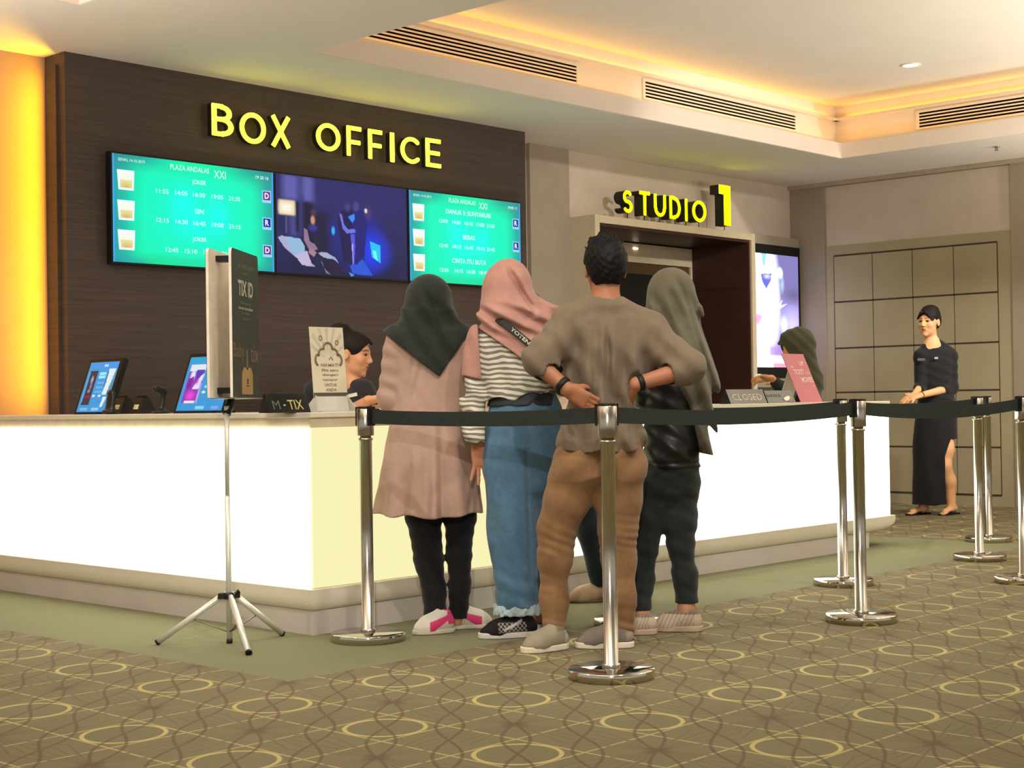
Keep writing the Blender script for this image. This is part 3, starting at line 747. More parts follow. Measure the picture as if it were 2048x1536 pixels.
c.mesh('poster', *[np.array(q) - np.array([12.4, 8.25, 1.2]) for q in ((x0 + .03, 8.122, 2.37), (12.79, 8.122, 2.37), (12.79, 8.122, 1.29), (x0 + .03, 8.122, 1.29))], vmat('poster_emission', 2.2), pb)
# ================================================================== ticket counter
KX, KY, KX1, KYB, KXB, KYE = 4.24, 5.17, 9.23, 5.80, 4.90, 7.895
cn = empty('ticket_counter', (KX, KY, 0), 'long L-shaped ticket counter with glowing white fronts and ivory top', 'counter')
def K(p): return (p[0] - KX, p[1] - KY, p[2])
def plan(o, e):      # outline of the L (outer face pushed out by o, right end by e)
    return [(KX - o, KYE), (KX - o, KY - o), (KX1 + e, KY - o), (KX1 + e, KYB), (KXB, KYB), (KXB, KYE)]
def loftL(levels, name, m):
    mb = MB(); rings = []
    for o, e, z in levels: rings.append([mb.bm.verts.new(K((x, y, z))) for x, y in plan(o, e)])
    n = 6
    for A, B in zip(rings, rings[1:]):
        for i in range(n): mb.bm.faces.new((A[i], A[(i + 1) % n], B[(i + 1) % n], B[i]))
    mb.bm.faces.new(rings[0][::-1]); mb.bm.faces.new(rings[-1])
    return mb.build(name, m, cn)
loftL([(0.0, -0.29, 0.0), (0.0, -0.29, 0.105)], 'plinth', PLINTHM)
mo = [(-0.004, -0.285, 0.1055)]
for i in range(9):
    t = i / 8 * PI / 2
    mo.append((-0.004 + 0.026 * math.sin(t), -0.285 + 0.31 * math.sin(t), 0.1055 + 0.062 * (1 - math.cos(t))))
mo += [(0.022, 0.026, 0.198), (0.019, 0.022, 0.2005), (0.0, 0.0, 0.2005)]
loftL(mo, 'base_moulding', COUNTER)
loftL([(-0.012, -0.012, 0.201), (-0.012, -0.012, 0.902)], 'carcass', mat('counter_carcass', (120, 110, 96), 0.7))
loftL([(-0.003, -0.003, 0.9022), (-0.003, -0.003, 0.9432)], 'fascia', mat('ivory_fascia', (206, 194, 166), 0.45))
loftL([(0.004, 0.004, 0.9435), (0.006, 0.006, 0.947), (0.006, 0.006, 0.963), (0.003, 0.003, 0.967)], 'countertop', COUNTER)
PNL = emat('panel_white', (255, 251, 226), 3.6, (120, 120, 115)); PNY = emat('panel_dim_yellow', (255, 248, 188), 0.84, (90, 88, 80))
xs = onY(1062, 1000, KY)[0]
MB().box(K((KX - 0.0, KY + 0.006, 0.203)), K((KX - 0.011, KYE, 0.901))).build('light_panel', PNL, cn)
MB().box(K((KX + 0.006, KY, 0.203)), K((xs - 0.002, KY - 0.011 + 0.011, 0.901))).box(K((KX + 0.006, KY - 0.0, 0.203)), K((xs - 0.002, KY + 0.011, 0.901))).build('light_panel', PNY, cn)['label'] = 'dimmer yellow front panel'
MB().box(K((xs + 0.002, KY, 0.203)), K((KX1 - 0.004, KY + 0.011, 0.901))).build('light_panel', PNL, cn)
MB().box(K((KX1 - 0.011, KY + 0.004, 0.203)), K((KX1, KYB, 0.901))).build('light_panel', PNL, cn)
TOP = 0.967

# ---- order screens on the left arm (facing the customers on the left, leaning back)
def order_screen(tl, tr, br, bl, X, label, paint):
    B = [onX(*p, X) for p in (bl, br)]; yb0, yb1 = B[0][1], B[1][1]           # far (left) and near (right) end of the bottom edge
    h = 0.29; lean = math.radians(20)
    r = empty('order_screen', (X + 0.05, (yb0 + yb1) / 2, TOP), label, 'screen', 'tilted screens on the counter')
    w = abs(yb0 - yb1); O = np.array([X + 0.05, (yb0 + yb1) / 2, TOP])
    up = np.array([math.sin(lean), 0, math.cos(lean)]); n = np.array([-math.cos(lean), 0, math.sin(lean)]); y = np.array([0, -1.0, 0])
    base = np.array([-0.03, 0, 0.012])
    def bx(mb, u0, u1, v0, v1, d0, d1):
        P = [base + y * u + up * v + n * d for u in (u0, u1) for v in (v0, v1) for d in (d0, d1)]
        vs = [mb.bm.verts.new(p) for p in P]
        for f in ((0, 1, 3, 2), (4, 6, 7, 5), (0, 4, 5, 1), (2, 3, 7, 6), (0, 2, 6, 4), (1, 5, 7, 3)): mb.bm.faces.new([vs[i] for i in f])
        return mb
    bx(MB(), -w / 2 - 0.018, w / 2 + 0.03, -0.012, h + 0.02, -0.03, 0.0).build('casing', BLACKM, r)
    MB().box((-0.06, -w / 2.6, 0), (0.09, w / 2.6, 0.01), 0.003).build('foot', BLACKM, r)
    bx(MB(), -0.03, 0.03, -0.005, 0.12, -0.055, -0.028).build('neck', DARKF, r)
    c = Canvas(70, 90, (58, 160, 226)); paint(c)
    q = lambda u, v: base + y * ((u - 0.5) * w) + up * ((1 - v) * h) + n * 0.0015
    c.mesh('display', q(0, 0), q(1, 0), q(1, 1), q(0, 1), vmat('order_emission', 0.9), r)
    return r
def paint1(c):
    c.rect(0, 0, 1, .12, (62, 160, 240)); c.rect(.52, .05, .64, .1, (190, 240, 255))
    c.rect(.08, .17, .36, .86, (62, 50, 74)); c.blob(.22, .35, .06, .1, (220, 215, 240), .9); c.blob(.24, .48, .05, .1, (170, 165, 200), .9); c.blob(.22, .58, .06, .05, (190, 185, 215), .9); c.rect(.12, .67, .34, .73, (140, 40, 60))
    c.rect(.07, .2, .10, .8, (90, 190, 240))
    for k in range(2): c.rect(.43, .21 + k * .07, .66, .26 + k * .07, (160, 245, 255))
    for i in range(3):
        for j in range(3): c.blob(.47 + i * .08, .42 + j * .09, .04, .03, (150, 225, 255))
    for i in range(2): c.blob(.44 + i * .2, .68, .06, .03, (225, 250, 255), 1, .4)
    c.rect(.70, .14, .97, .66, (84, 92, 150)); c.poly([(.72, .14), (.96, .14), (.88, .5), (.86, .66), (.70, .66), (.74, .4)], (230, 250, 255)); c.poly([(.96, .2), (.98, .2), (.92, .62), (.88, .55)], (120, 170, 170))
    c.poly([(.78, .7), (.9, .7), (.84, .9), (.76, .9)], (235, 250, 255)); c.rect(.1, .92, .35, .97, (120, 195, 240)); c.rect(.5, .92, .75, .97, (150, 215, 250))
def paint2(c):
    c.rect(0, 0, .4, .1, (40, 170, 220)); c.rect(.06, .16, .40, .86, (150, 60, 190)); c.rect(.06, .14, .42, .26, (235, 240, 255)); c.blob(.16, .34, .07, .14, (236, 240, 255), 1, .6)
    c.poly([(.22, .24), (.40, .24), (.36, .42), (.24, .42)], (90, 60, 190)); c.poly([(.1, .4), (.2, .36), (.18, .56), (.1, .6)], (140, 30, 160)); c.poly([(.34, .36), (.42, .3), (.36, .6), (.22, .6), (.26, .5)], (240, 232, 255))
    c.blob(.28, .46, .07, .08, (190, 40, 190)); c.blob(.22, .72, .13, .12, (255, 70, 220), .95, .7); c.rect(.12, .82, .36, .86, (250, 240, 250))
    c.rect(.37, .5, .41, .86, (190, 170, 240)); c.blob(.5, .66, .05, .03, (230, 250, 255), 1, .4); c.blob(.52, .56, .04, .03, (180, 230, 255), 1, .4); c.rect(.42, .92, .6, .97, (150, 225, 250)); c.rect(.76, .92, .9, .97, (140, 170, 250))
order_screen((168, 708), (246, 702), (203, 815), (146, 815), 4.47, 'tilted blue order screen nearest the amber light strip', paint1)
order_screen((362, 692), (470, 688), (436, 811), (345, 811), 4.47, 'tilted blue order screen with magenta poster behind the black standee', paint2)
# ---- card readers / phones with small paper tags between the screens
def reader(px, label, tag=True, hh=0.085):
    p = onX(px, 817, 4.52); r = empty('card_reader', (p[0], p[1], TOP), label, 'card reader', 'card readers on the counter')
    MB().prism([(-0.035, -0.045, 0), (0.06, -0.045, 0), (0.06, -0.045, 0.03), (0.03, -0.045, hh), (-0.005, -0.045, hh)], (0, 0.09, 0)).build('body', DARKF, r)
    MB().box((0.0, -0.03, hh), (0.026, 0.03, hh + 0.012), 0.003).build('printer_lid', BLACKM, r)
    if tag:
        nrm = np.array([-hh, 0, 0.03]); nrm /= np.linalg.norm(nrm); up = np.array([0.03, 0, hh]); up /= np.linalg.norm(up)
        o = np.array([-0.035, 0.0, 0]) + up * hh * 0.45 + nrm * 0.0012
        yv_ = np.array([0, -1.0, 0])
        MB().poly([o + yv_ * a * 0.022 + up * b * 0.013 for a, b in ((-1, -1), (1, -1), (1, 1), (-1, 1))]).build('tag', mat('paper_tag', (214, 208, 168), 0.7), r)
        text('tag_print', '1', DARKF, r, o + yv_ * -0.012 + nrm * 0.0006, (0, -1, 0), up, height=0.012)
    return r
reader(242, 'small black card reader with pale tag, left one of the pair'); reader(280, 'small black card reader with pale tag, right one of the pair')
p = onX(220, 817, 4.42); ph = empty('telephone', (p[0], p[1], TOP), 'dark rounded handset standing in front of the left order screen', 'phone')
S = SDF((-.05, -.05, 0), (.05, .05, .15), 0.005); S.cone((0, 0, 0.03), (0.01, 0, 0.10), 0.034, 0.03, flat=((1, 0, 0), .6)); S.ell((0, 0, .012), (.045, .045, .014), 0.02); S.slab((0, 0, 0), (0, 0, -1)); S.obj('body', DARKF, ph)
p = onX(322, 817, 4.5); sc = empty('barcode_scanner', (p[0], p[1], TOP), 'dark curved scanner stand left of the magenta screen', 'scanner')
S = SDF((-.06, -.06, 0), (.06, .06, .17), 0.005); S.cone((0, 0, 0.01), (0.02, 0.0, 0.11), 0.016, 0.012); S.cone((0.02, 0, 0.115), (-0.03, 0, 0.13), 0.022, 0.018); S.ell((0, 0, .008), (.05, .05, .012), 0.02); S.slab((0, 0, 0), (0, 0, -1)); S.obj('body', DARKF, sc)

# ---- wedge signs
ACR = mat('black_acrylic', (40, 42, 40), 0.15, spec=0.5); GOLD = mat('gold_lettering', (222, 206, 130), 0.45, 0.2); SILV = mat('silver_lettering', (210, 204, 176), 0.45, 0.2)
def wedge(nm, px0, px1, pyb, pyt, Y, body, m, label, hgt=0.085, lean=24, tw=0.72, th=0.45):
    a, b = onY(px0, pyb, Y), onY(px1, pyb, Y); w = b[0] - a[0]
    r = empty(nm, ((a[0] + b[0]) / 2, Y, TOP), label, 'sign')
    L = math.radians(lean); up = np.array([0, math.sin(L), math.cos(L)]); n = np.array([0, -math.cos(L), math.sin(L)])
    MB().prism([(-w / 2, 0, 0.0), tuple(np.array((-w / 2, 0, 0)) + up * hgt), tuple(np.array((-w / 2, 0.006, 0)) + up * hgt), (-w / 2, math.sin(L) * hgt * 2 + .006, 0)], (w, 0, 0)).build('block', ACR, r)
    if body: text('lettering', body, m, r, up * hgt * 0.45 + n * 0.0012, (1, 0, 0), up, width=w * tw, height=hgt * th, bold=0.0)
    return r
w1 = wedge('counter_sign', 540, 622, 816, 778, 5.26, None, GOLD, 'black acrylic wedge sign reading M-TIX at the counter corner', 0.09)
L = math.radians(24); up_ = np.array([0, math.sin(L), math.cos(L)]); n_ = np.array([0, -math.cos(L), math.sin(L)])
ww = onY(622, 816, 5.26)[0] - onY(540, 816, 5.26)[0]
text('lettering', 'M', mat('dull_lettering', (112, 112, 96), 0.5), w1, up_ * .038 + n_ * .0012 + np.array([-ww * .30, 0, 0]), (1, 0, 0), up_, width=ww * .17, height=.042)
text('lettering', '-', GOLD, w1, up_ * .036 + n_ * .0012 + np.array([-ww * .10, 0, 0]), (1, 0, 0), up_, width=ww * .05, height=.007)
text('lettering', 'TIX', GOLD, w1, up_ * .038 + n_ * .0012 + np.array([ww * .17, 0, 0]), (1, 0, 0), up_, width=ww * .36, height=.045, bold=0.005)
wedge('counter_sign', 1462, 1535, 800, 770, 5.25, 'CLOSED', SILV, 'black acrylic wedge sign reading CLOSED on the counter', 0.095, tw=0.80, th=0.42)
k2 = wedge('counter_sign', 1537, 1592, 797, 770, 5.25, None, SILV, 'black wedge sign reading KHUSUS between the CLOSED and pink signs', 0.085)
w2 = onY(1592, 797, 5.25)[0] - onY(1537, 797, 5.25)[0]
text('lettering', 'KHUSUS', mat('dull_gold_lettering', (120, 108, 78), 0.5), k2, up_ * .05 + n_ * .0012 + np.array([-w2 * .22, 0, 0]), (1, 0, 0), up_, width=w2 * .5, height=.02)
MB().prism([tuple(up_ * b * .05 + np.array([w2 * a, 0, 0]) + n_ * .001) for a, b in ((.12, .7), (.26, 1.0), (.42, 1.1), (.46, .5), (.3, .1))], tuple(n_ * 0.0008)).build('face_patch', mat('kraft_sticker', (150, 140, 108), 0.5), k2)
MB().prism([tuple(up_ * b * .05 + np.array([w2 * a, 0, 0]) + n_ * .0022) for a, b in ((.08, .55), (.2, .85), (.32, .95), (.34, .7), (.24, .3), (.14, .25))], tuple(n_ * 0.0008)).build('face_patch', mat('white_gleam', (250, 246, 228), 0.2), k2)  # white gleam on the acrylic, put in as a flat pale shape
# ---- flyer holder with popcorn print
a, b = onY(630, 815, 5.30), onY(697, 815, 5.30); FW = b[0] - a[0]
fh = empty('flyer_holder', ((a[0] + b[0]) / 2, 5.30, TOP), 'clear stand with cream popcorn flyer left of the cashier', 'flyer stand')
CLEAR = mat('clear_acrylic', (214, 214, 205), 0.15, spec=0.5)
le = math.radians(5); fu = np.array([0, math.sin(le), math.cos(le)]); fn = np.array([0, -math.cos(le), math.sin(le)])
def F(u, v, d=0.0): return np.array([u * FW, 0, 0]) + fu * v + fn * d
H0, H1 = 0.065, 0.385
MB().prism([(-FW * .62, -0.05, 0), (-FW * .46, 0.0, 0.075), (-FW * .46, 0.006, 0.075), (-FW * .62, 0.06, 0)], (0.003, 0, 0)).prism([(FW * .62, -0.05, 0), (FW * .46, 0.0, 0.075), (FW * .46, 0.006, 0.075), (FW * .62, 0.06, 0)], (-0.003, 0, 0)).box((-FW * .5, -0.045, 0), (FW * .5, 0.05, 0.004)).prism([F(-.48, 0.004, .008), F(.48, 0.004, .008), F(.48, .07, .002), F(-.48, .07, .002)], (0, -0.002, 0)).build('base', CLEAR, fh)
MB().prism([F(-.5, H0), F(.5, H0), F(.5, H1), F(-.5, H1)], tuple(-fn * 0.003)).build('card', mat('cream_card', (226, 218, 192), 0.5, var=0.02), fh)
MB().prism([F(-.5, H0, .002), F(.5, H0, .002), F(.5, H0 + .022, .002), F(-.5, H0 + .022, .002)], tuple(-fn * 0.002)).build('clamp_bar', mat('grey_clamp', (92, 88, 78), 0.4), fh)
INK = mat('brown_ink', (134, 114, 94), 0.7); INK2 = mat('pale_ink', (206, 200, 176), 0.7)
ry = MB()
for k in range(7):
    a0 = PI * (0.14 + k * 0.12); 
    ry.poly([F(math.cos(a0 - .07) * .1, .235 + math.sin(a0 - .07) * .03, .001), F(max(-.49, min(.49, math.cos(a0 - .07) * .62)), min(H1 - .004, .235 + math.sin(a0 - .07) * .16), .001), F(max(-.49, min(.49, math.cos(a0 + .07) * .62)), min(H1 - .004, .235 + math.sin(a0 + .07) * .16), .001), F(math.cos(a0 + .07) * .1, .235 + math.sin(a0 + .07) * .03, .001)])
ry.build('ray_print', INK2, fh)
pc = MB(); cl = []
for (cx_, cz_, r_, b0, b1) in ((-.24, .235, .030, 235, 110), (-.16, .262, .024, 200, 75), (0, .288, .026, 165, 15), (.16, .262, .024, 105, -20), (.24, .235, .030, 70, -55)):
    for i in range(9):
        t = math.radians(b0 + (b1 - b0) * i / 8); cl.append(F(cx_ + r_ * math.cos(t) / FW, cz_ + r_ * math.sin(t), .002))
pc.tube(cl, 0.005, 6); pc.tube([F(.02, .235, .002), F(.07, .25, .002), F(.13, .235, .002)], .002, 5)
for (cx_, cz_) in ((-.2, .335), (.28, .315)): pc.tube([F(cx_ + .045 * math.cos(t), cz_ + .012 * math.sin(t), .002) for t in (0, 1.2, 2.4, 3.6, 4.8, 6.0)], .002, 5)
pc.build('popcorn_print', INK, fh)
for i, (ln, wd) in enumerate((('NIKMATI', .52), ('film seru', .5), ('dengan', .46), ('kompor', .44), ('UNTUK', .38), ('ANDA', .32))):
    text('print', ln, INK, fh, F(0.02, .212 - i * .0225, .0015), (1, 0, 0), fu, width=FW * wd, height=.0135, bold=0.012)
# ---- pink leaning sign
a, b = onY(1602, 797, 5.28), onY(1645, 797, 5.28); PW = b[0] - a[0]
pk = empty('counter_sign', ((a[0] + b[0]) / 2, 5.28, TOP), 'tall pink leaning ticket sign at the right end of the counter', 'sign')
L2 = math.radians(24); pu_ = np.array([0, math.sin(L2), math.cos(L2)]); pn_ = np.array([0, -math.cos(L2), math.sin(L2)])
def Pk(u, v, d=0.0): return np.array([u * PW, 0, 0]) + pu_ * v + pn_ * d
PHH = 0.345
MB().prism([Pk(-.5, 0), Pk(.5, 0), Pk(.5, PHH), Pk(-.5, PHH)], tuple(-pn_ * 0.004)).build('board', mat('pink_board', (204, 112, 124), 0.35, var=0.04), pk)
MB().prism([(-PW * .4, 0.0, 0.0), (PW * .4, 0, 0), (PW * .3, 0.11, 0.23), (-PW * .3, 0.11, 0.23)], (0, 0.004, 0)).prism([(-PW * .3, 0.2, 0.0), (PW * .3, 0.2, 0), (PW * .3, 0.115, 0.23), (-PW * .3, 0.115, 0.23)], (0, 0.004, 0)).build('strut', CLEAR, pk)
PKW = mat('pale_pink_print', (250, 222, 216), 0.5)
for s_, u_, v_, w_, h_ in (('UP', .22, .275, .2, .03), ('THE', -.28, .25, .14, .012), ('TICKET', -.05, .215, .48, .036), ('of the', .32, .207, .2, .012), ('MOVIES', .2, .16, .52, .038), ('!', .38, .115, .03, .014)):
    text('print', s_, PKW, pk, Pk(u_, v_, .0014), (1, 0, 0), pu_, width=PW * w_, height=h_, bold=0.02)
# ---- small receipt on the counter by the coat woman
p = onY(778, 811, 5.26); rc = empty('receipt', (p[0], 5.26, TOP), 'small crumpled white receipt on the counter by the coat sleeve', 'paper')
g = MB(); vs = [[g.bm.verts.new((-.07 + .02 * i, -.02 + .02 * j, .004 + .012 * abs(math.sin(i * 1.7 + j)))) for j in range(3)] for i in range(8)]
for i in range(7):
    for j in range(2): g.bm.faces.new((vs[i][j], vs[i + 1][j], vs[i + 1][j + 1], vs[i][j + 1]))
g.build('sheet', mat('white_paper', (245, 242, 232), 0.7), rc)

# ================================================================== stanchions
def belt_pts(a, b, sag, n=24):
    a, b = np.array(a, float), np.array(b, float)
    return [a + (b - a) * t - np.array([0, 0, sag * 4 * t * (1 - t)]) for t in np.linspace(0, 1, n)]
PR, HR, BRR, HT = 0.0265, 0.036, 0.157, 0.99
def stanchion(x, y, label, slots=(), belts=()):
    r = empty('stanchion', (x, y, 0), label, 'stanchion', 'belt barrier posts')
    MB().lathe([(0, 0), (BRR, 0), (BRR, 0.031), (BRR - 0.004, 0.036), (0.05, 0.037), (0.034, 0.04), (0.0, 0.041)], seg=64).build('base', CHROME, r)
    MB().lathe([(0, 0.036), (0.034, 0.036), (0.033, 0.05), (PR, 0.052), (PR, 0.845), (0.031, 0.847), (0.031, 0.855), (0.024, 0.857), (0.024, 0.868), (0, 0.868)], seg=40).build('post', STEEL, r)
    MB().lathe([(0, 0.866), (HR - 0.001, 0.866), (HR, 0.868), (HR, HT - 0.012), (HR - 0.002, HT - 0.010), (0, HT - 0.010)], seg=48).build('head', STEEL, r)
    MB().lathe([(0, HT - 0.011), (HR - 0.003, HT - 0.011), (HR - 0.003, HT - 0.002), (HR - 0.008, HT), (0, HT)], seg=40).build('cap', BLACKM, r)
    for ang in slots:
        c, s_ = math.cos(ang), math.sin(ang); o = np.array([c * (HR + 0.001), s_ * (HR + 0.001), 0]); t = np.array([-s_, c, 0]); nn = np.array([c, s_, 0])
        mb = MB(); P = [o + t * a * 0.017 + nn * d + np.array([0, 0, z]) for a in (-1, 1) for d in (-0.012, 0.008) for z in (0.908, 0.988)]
        vs = [mb.bm.verts.new(q) for q in P]
        for f in ((0, 1, 3, 2), (4, 6, 7, 5), (0, 4, 5, 1), (2, 3, 7, 6), (0, 2, 6, 4), (1, 5, 7, 3)): mb.bm.faces.new([vs[i] for i in f])
        mb.build('belt_clip', BLACKM, r)
    for (tx, ty, sag) in belts:
        d = np.array([tx - x, ty - y, 0]); Ld = np.linalg.norm(d); u = d / Ld
        A = u * (HR + 0.006); Bp = d - u * (HR + 0.006); mb = MB()
        zc = 0.946; pts = belt_pts((A[0], A[1], zc), (Bp[0], Bp[1], zc), sag); w = 0.029; nn = np.array([-u[1], u[0], 0]) * 0.0012
        ring = [[mb.bm.verts.new(q + np.array([0, 0, s1 * w]) + nn * s2) for s1, s2 in ((-1, -1), (1, -1), (1, 1), (-1, 1))] for q in pts]
        for R1, R2 in zip(ring, ring[1:]):
            for i in range(4): mb.bm.faces.new((R1[i], R1[(i + 1) % 4], R2[(i + 1) % 4], R2[i]))
        mb.bm.faces.new(ring[0]); mb.bm.faces.new(ring[-1][::-1])
        mb.build('belt', BELTM, r)
    return r
def foot(px, py):   # pixel of the base's front rim at the floor -> base centre
    q = onz(px, py); v = q[:2] / np.linalg.norm(q[:2]); return q[0] + v[0] * BRR, q[1] + v[1] * BRR
S1, S2, S3, S4, S5, S6, S7, SH = [foot(*q) for q in ((737, 1292), (1223, 1371), (1687, 1177), (1723, 1253), (1960, 1125), (1978, 1087), (2050, 1172), (1258, 1262))]
an = lambda a, b: math.atan2(b[1] - a[1], b[0] - a[0])
B = lambda a, b, s: (b[0], b[1], s)
stanchion(*S1, 'steel belt post at the left end beside the counter corner', (an(S1, S2), an(S1, S2) + PI))
stanchion(*S2, 'nearest steel belt post in front of the man in brown', (an(S2, S1), an(S2, S4)), (B(S2, S1, 0.012), B(S2, S4, 0.022)))
stanchion(*S4, 'steel belt post in front of the right end of the glowing counter', (an(S4, S2), an(S4, S7)), (B(S4, S7, 0.03),))
stanchion(*S3, 'steel belt post just behind another one near the right counter end', (an(S3, SH), an(S3, S5)), (B(S3, S5, 0.02),))
stanchion(*S7, 'steel belt post cut by the right edge of the photo', (an(S7, S4),))
stanchion(*S5, 'steel belt post to the right of the usher, front one of two', (an(S5, S3), an(S5, S6)))
stanchion(*S6, 'farthest steel belt post, partly hidden behind the one by the usher', (an(S6, S5),), (B(S6, S5, 0.01),))
stanchion(*SH, 'steel belt post hidden behind the man in brown, only its base showing', (an(SH, S3),), (B(SH, S3, 0.02),))

# ================================================================== promo standee on a tripod
hub = atd(458, 1190, 6.44); fx, fy = hub[0], hub[1]
sd = empty('tripod_sign', (fx, fy, 0), 'tripod stand carrying two tall black TIX ID boards before the counter', 'sign stand')
rel3 = lambda p: np.array([p[0] - fx, p[1] - fy, p[2]])
HZ = hub[2]
MB().tube([(0, 0, 0.012), (0, 0, 0.62)], 0.0125, 16).tube([(0, 0, 0.61), (0, 0, 1.0)], 0.0105, 16).build('pole', ALU, sd)
MB().tube([(0, 0, 0.0), (0, 0, 0.02)], 0.013, 14).build('pole_tip', DARKF, sd)
for k, (px, py) in enumerate(((313, 1290), (498, 1311), (566, 1272))):
    e = rel3(onz(px, py)); e[2] = 0.008; hd_ = e[:2] / np.linalg.norm(e[:2]); s0 = np.array([hd_[0] * 0.032, hd_[1] * 0.032, HZ - 0.005])
    tip = s0 + (e - s0) * 0.97
    lg = MB().tube([s0, tip], 0.0130, 14).build('leg', ALU, sd)
    MB().tube([tip, e], 0.0138, 14).build('foot_cap', BLACKM, lg)
    mid = s0 + (e - s0) * 0.45
    MB().tube([mid - np.array([0, 0, .006]), (hd_[0] * .012, hd_[1] * .012, 0.05)], 0.0045, 8, flat=(1, .4)).build('brace', mat('dull_steel', (96, 94, 80), 0.4, 0.7), sd)
hb = MB().lathe([(0, HZ - 0.016), (0.022, HZ - 0.016), (0.022, HZ + 0.012), (0, HZ + 0.012)], seg=24)
for k, (px, py) in enumerate(((313, 1290), (498, 1311), (566, 1272))):
    e = rel3(onz(px, py)); h_ = e[:2] / np.linalg.norm(e[:2]); t_ = np.array([-h_[1], h_[0]])
    for sg in (-1, 1):
        c0 = np.array([*(h_ * 0.018 + t_ * sg * 0.013), HZ - 0.014]); c1 = np.array([*(h_ * 0.045 + t_ * sg * 0.013), HZ - 0.014])
        hb.prism([c0, c1, c1 + np.array([0, 0, .022]), c0 + np.array([0, 0, .024])], (t_[0] * sg * .003, t_[1] * sg * .003, 0))
hb.build('hub', DARKF, sd)
MB().tube([rel3(atd(474, 1184, 6.44)), rel3(atd(480, 1181, 6.44))], 0.008, 10).build('knob', DARKF, sd)
# boards: vertical, nearly edge-on
nr, fr_ = atd(440, 640, 6.30), atd(494, 640, 6.72)
bd_ = (fr_ - nr)[:2]; BW = np.linalg.norm(bd_); bd_ = np.array([*(bd_ / BW), 0]); bnm = np.array([bd_[1], -bd_[0], 0])     # along, facing right
if bnm @ R0 < 0: bnm = -bnm
zb = atd(440, 795, 6.30)[2]; ztp = atd(426, 495, 6.30)[2]; BH = ztp - zb
mid = rel3(nr)[:2] + bd_[:2] * BW / 2
def board(off, name, face_sign):
    o = np.array([*mid, zb]) + bnm * off
    r_ = MB(); P = []
    n_ = 5
    def cor(cx_, cz_, a0): return [(cx_ + .02 * math.cos(a0 + PI / 2 * i / n_), cz_ + .02 * math.sin(a0 + PI / 2 * i / n_)) for i in range(n_ + 1)]
    out = [(-BW / 2, 0), (BW / 2, 0)] + cor(BW / 2 - .02, BH - .02, 0) + cor(-BW / 2 + .02, BH - .02, PI / 2)
    core = r_.prism([o + bd_ * a + np.array([0, 0, z]) - bnm * .0055 for a, z in out], tuple(bnm * .011)).build('board', mat('white_foam_board', (238, 228, 214), 0.6), sd)
    MB().prism([o + bd_ * a * .999 + np.array([0, 0, z * .998 + .001]) + bnm * face_sign * .0057 for a, z in out], tuple(bnm * face_sign * .0012)).build('print', mat('green_black_print', (50, 58, 50), 0.45, var=0.06), core)
    return o, core
oA, bA = board(0.045, 'front', 1); oB, bB = board(-0.052, 'back', -1)
cl = MB()
for zz, uu in ((BH - .035, -.05), (0.03, -.03)):
    o = np.array([*mid, zb + zz]) - bd_ * (BW * .18)
    P = [o + bd_ * a + bnm * b + np.array([0, 0, c]) for a in (-.03, .03) for b in (-.046, .039) for c in (-.012, .012)]
    vs = [cl.bm.verts.new(q) for q in P]
    for f in ((0, 1, 3, 2), (4, 6, 7, 5), (0, 4, 5, 1), (2, 3, 7, 6), (0, 2, 6, 4), (1, 5, 7, 3)): cl.bm.faces.new([vs[i] for i in f])
cl.build('board_clip', BLACKM, sd)
tray = MB(); o = np.array([*mid, zb - .006])
tray.prism([o + bd_ * a + bnm * b for a, b in ((-BW * .3, -.07), (BW * .5, -.07), (BW * .5, .075), (-BW * .3, .075))], (0, 0, .004)); tray.build('tray', mat('tray_steel', (150, 148, 135), 0.35, 0.7), sd)
MB().tube([(0, 0, .965), (*(mid * .6), zb - .008)], .018, 14).build('socket', BLACKM, sd)
TW = mat('grey_print', (186, 188, 172), 0.6); TW2 = mat('faint_print', (118, 124, 112), 0.6); TG = mat('old_gold_print', (122, 100, 72), 0.6)
def bt(s_, u_, v_, w_, h_, m_, **k): text('print', s_, m_, bA, oA + bd_ * (u_ - .5) * BW + np.array([0, 0, BH * v_]) + bnm * .0074, bd_, (0, 0, 1), width=BW * w_, height=BH * h_, **k)
bt('BELI TIKET BIOSKOP', .52, .895, .56, .028, TW2, bold=.02); bt('pakai', .52, .85, .25, .02, TW2); bt('TIX ID', .50, .745, .56, .105, TW, bold=.03)
bt('Download dan', .50, .645, .4, .02, TW2, bold=.02); bt('nikmati kemudahan', .50, .61, .54, .022, TW, bold=.012); bt('booking', .50, .575, .3, .02, TW2, bold=.02); bt('tiket film', .5, .54, .28, .018, TW2)
bt('Baby', .22, .305, .4, .13, TG); bt('tix', .82, .305, .3, .12, mat('dusty_pink_print', (132, 104, 90), 0.6))
def bp_(pts, m_): MB().poly([oA + bd_ * (u - .5) * BW + np.array([0, 0, BH * v]) + bnm * .0073 for u, v in pts]).build('print', m_, bA)
bp_([(.32, .02), (.74, .02), (.74, .16), (.68, .205), (.58, .205), (.56, .19), (.5, .19), (.48, .205), (.40, .205), (.33, .17)], mat('ochre_print', (168, 142, 92), 0.6)); bp_([(.51, .205), (.55, .205), (.55, .33), (.51, .33)], TW2)
bp_([(.51, .09), (.57, .09), (.57, .13), (.51, .13)], mat('brown_print', (84, 64, 40), 0.6)); bp_([(.48, .075), (.60, .075), (.60, .082), (.48, .082)], mat('brown_print', (84, 64, 40), 0.6))
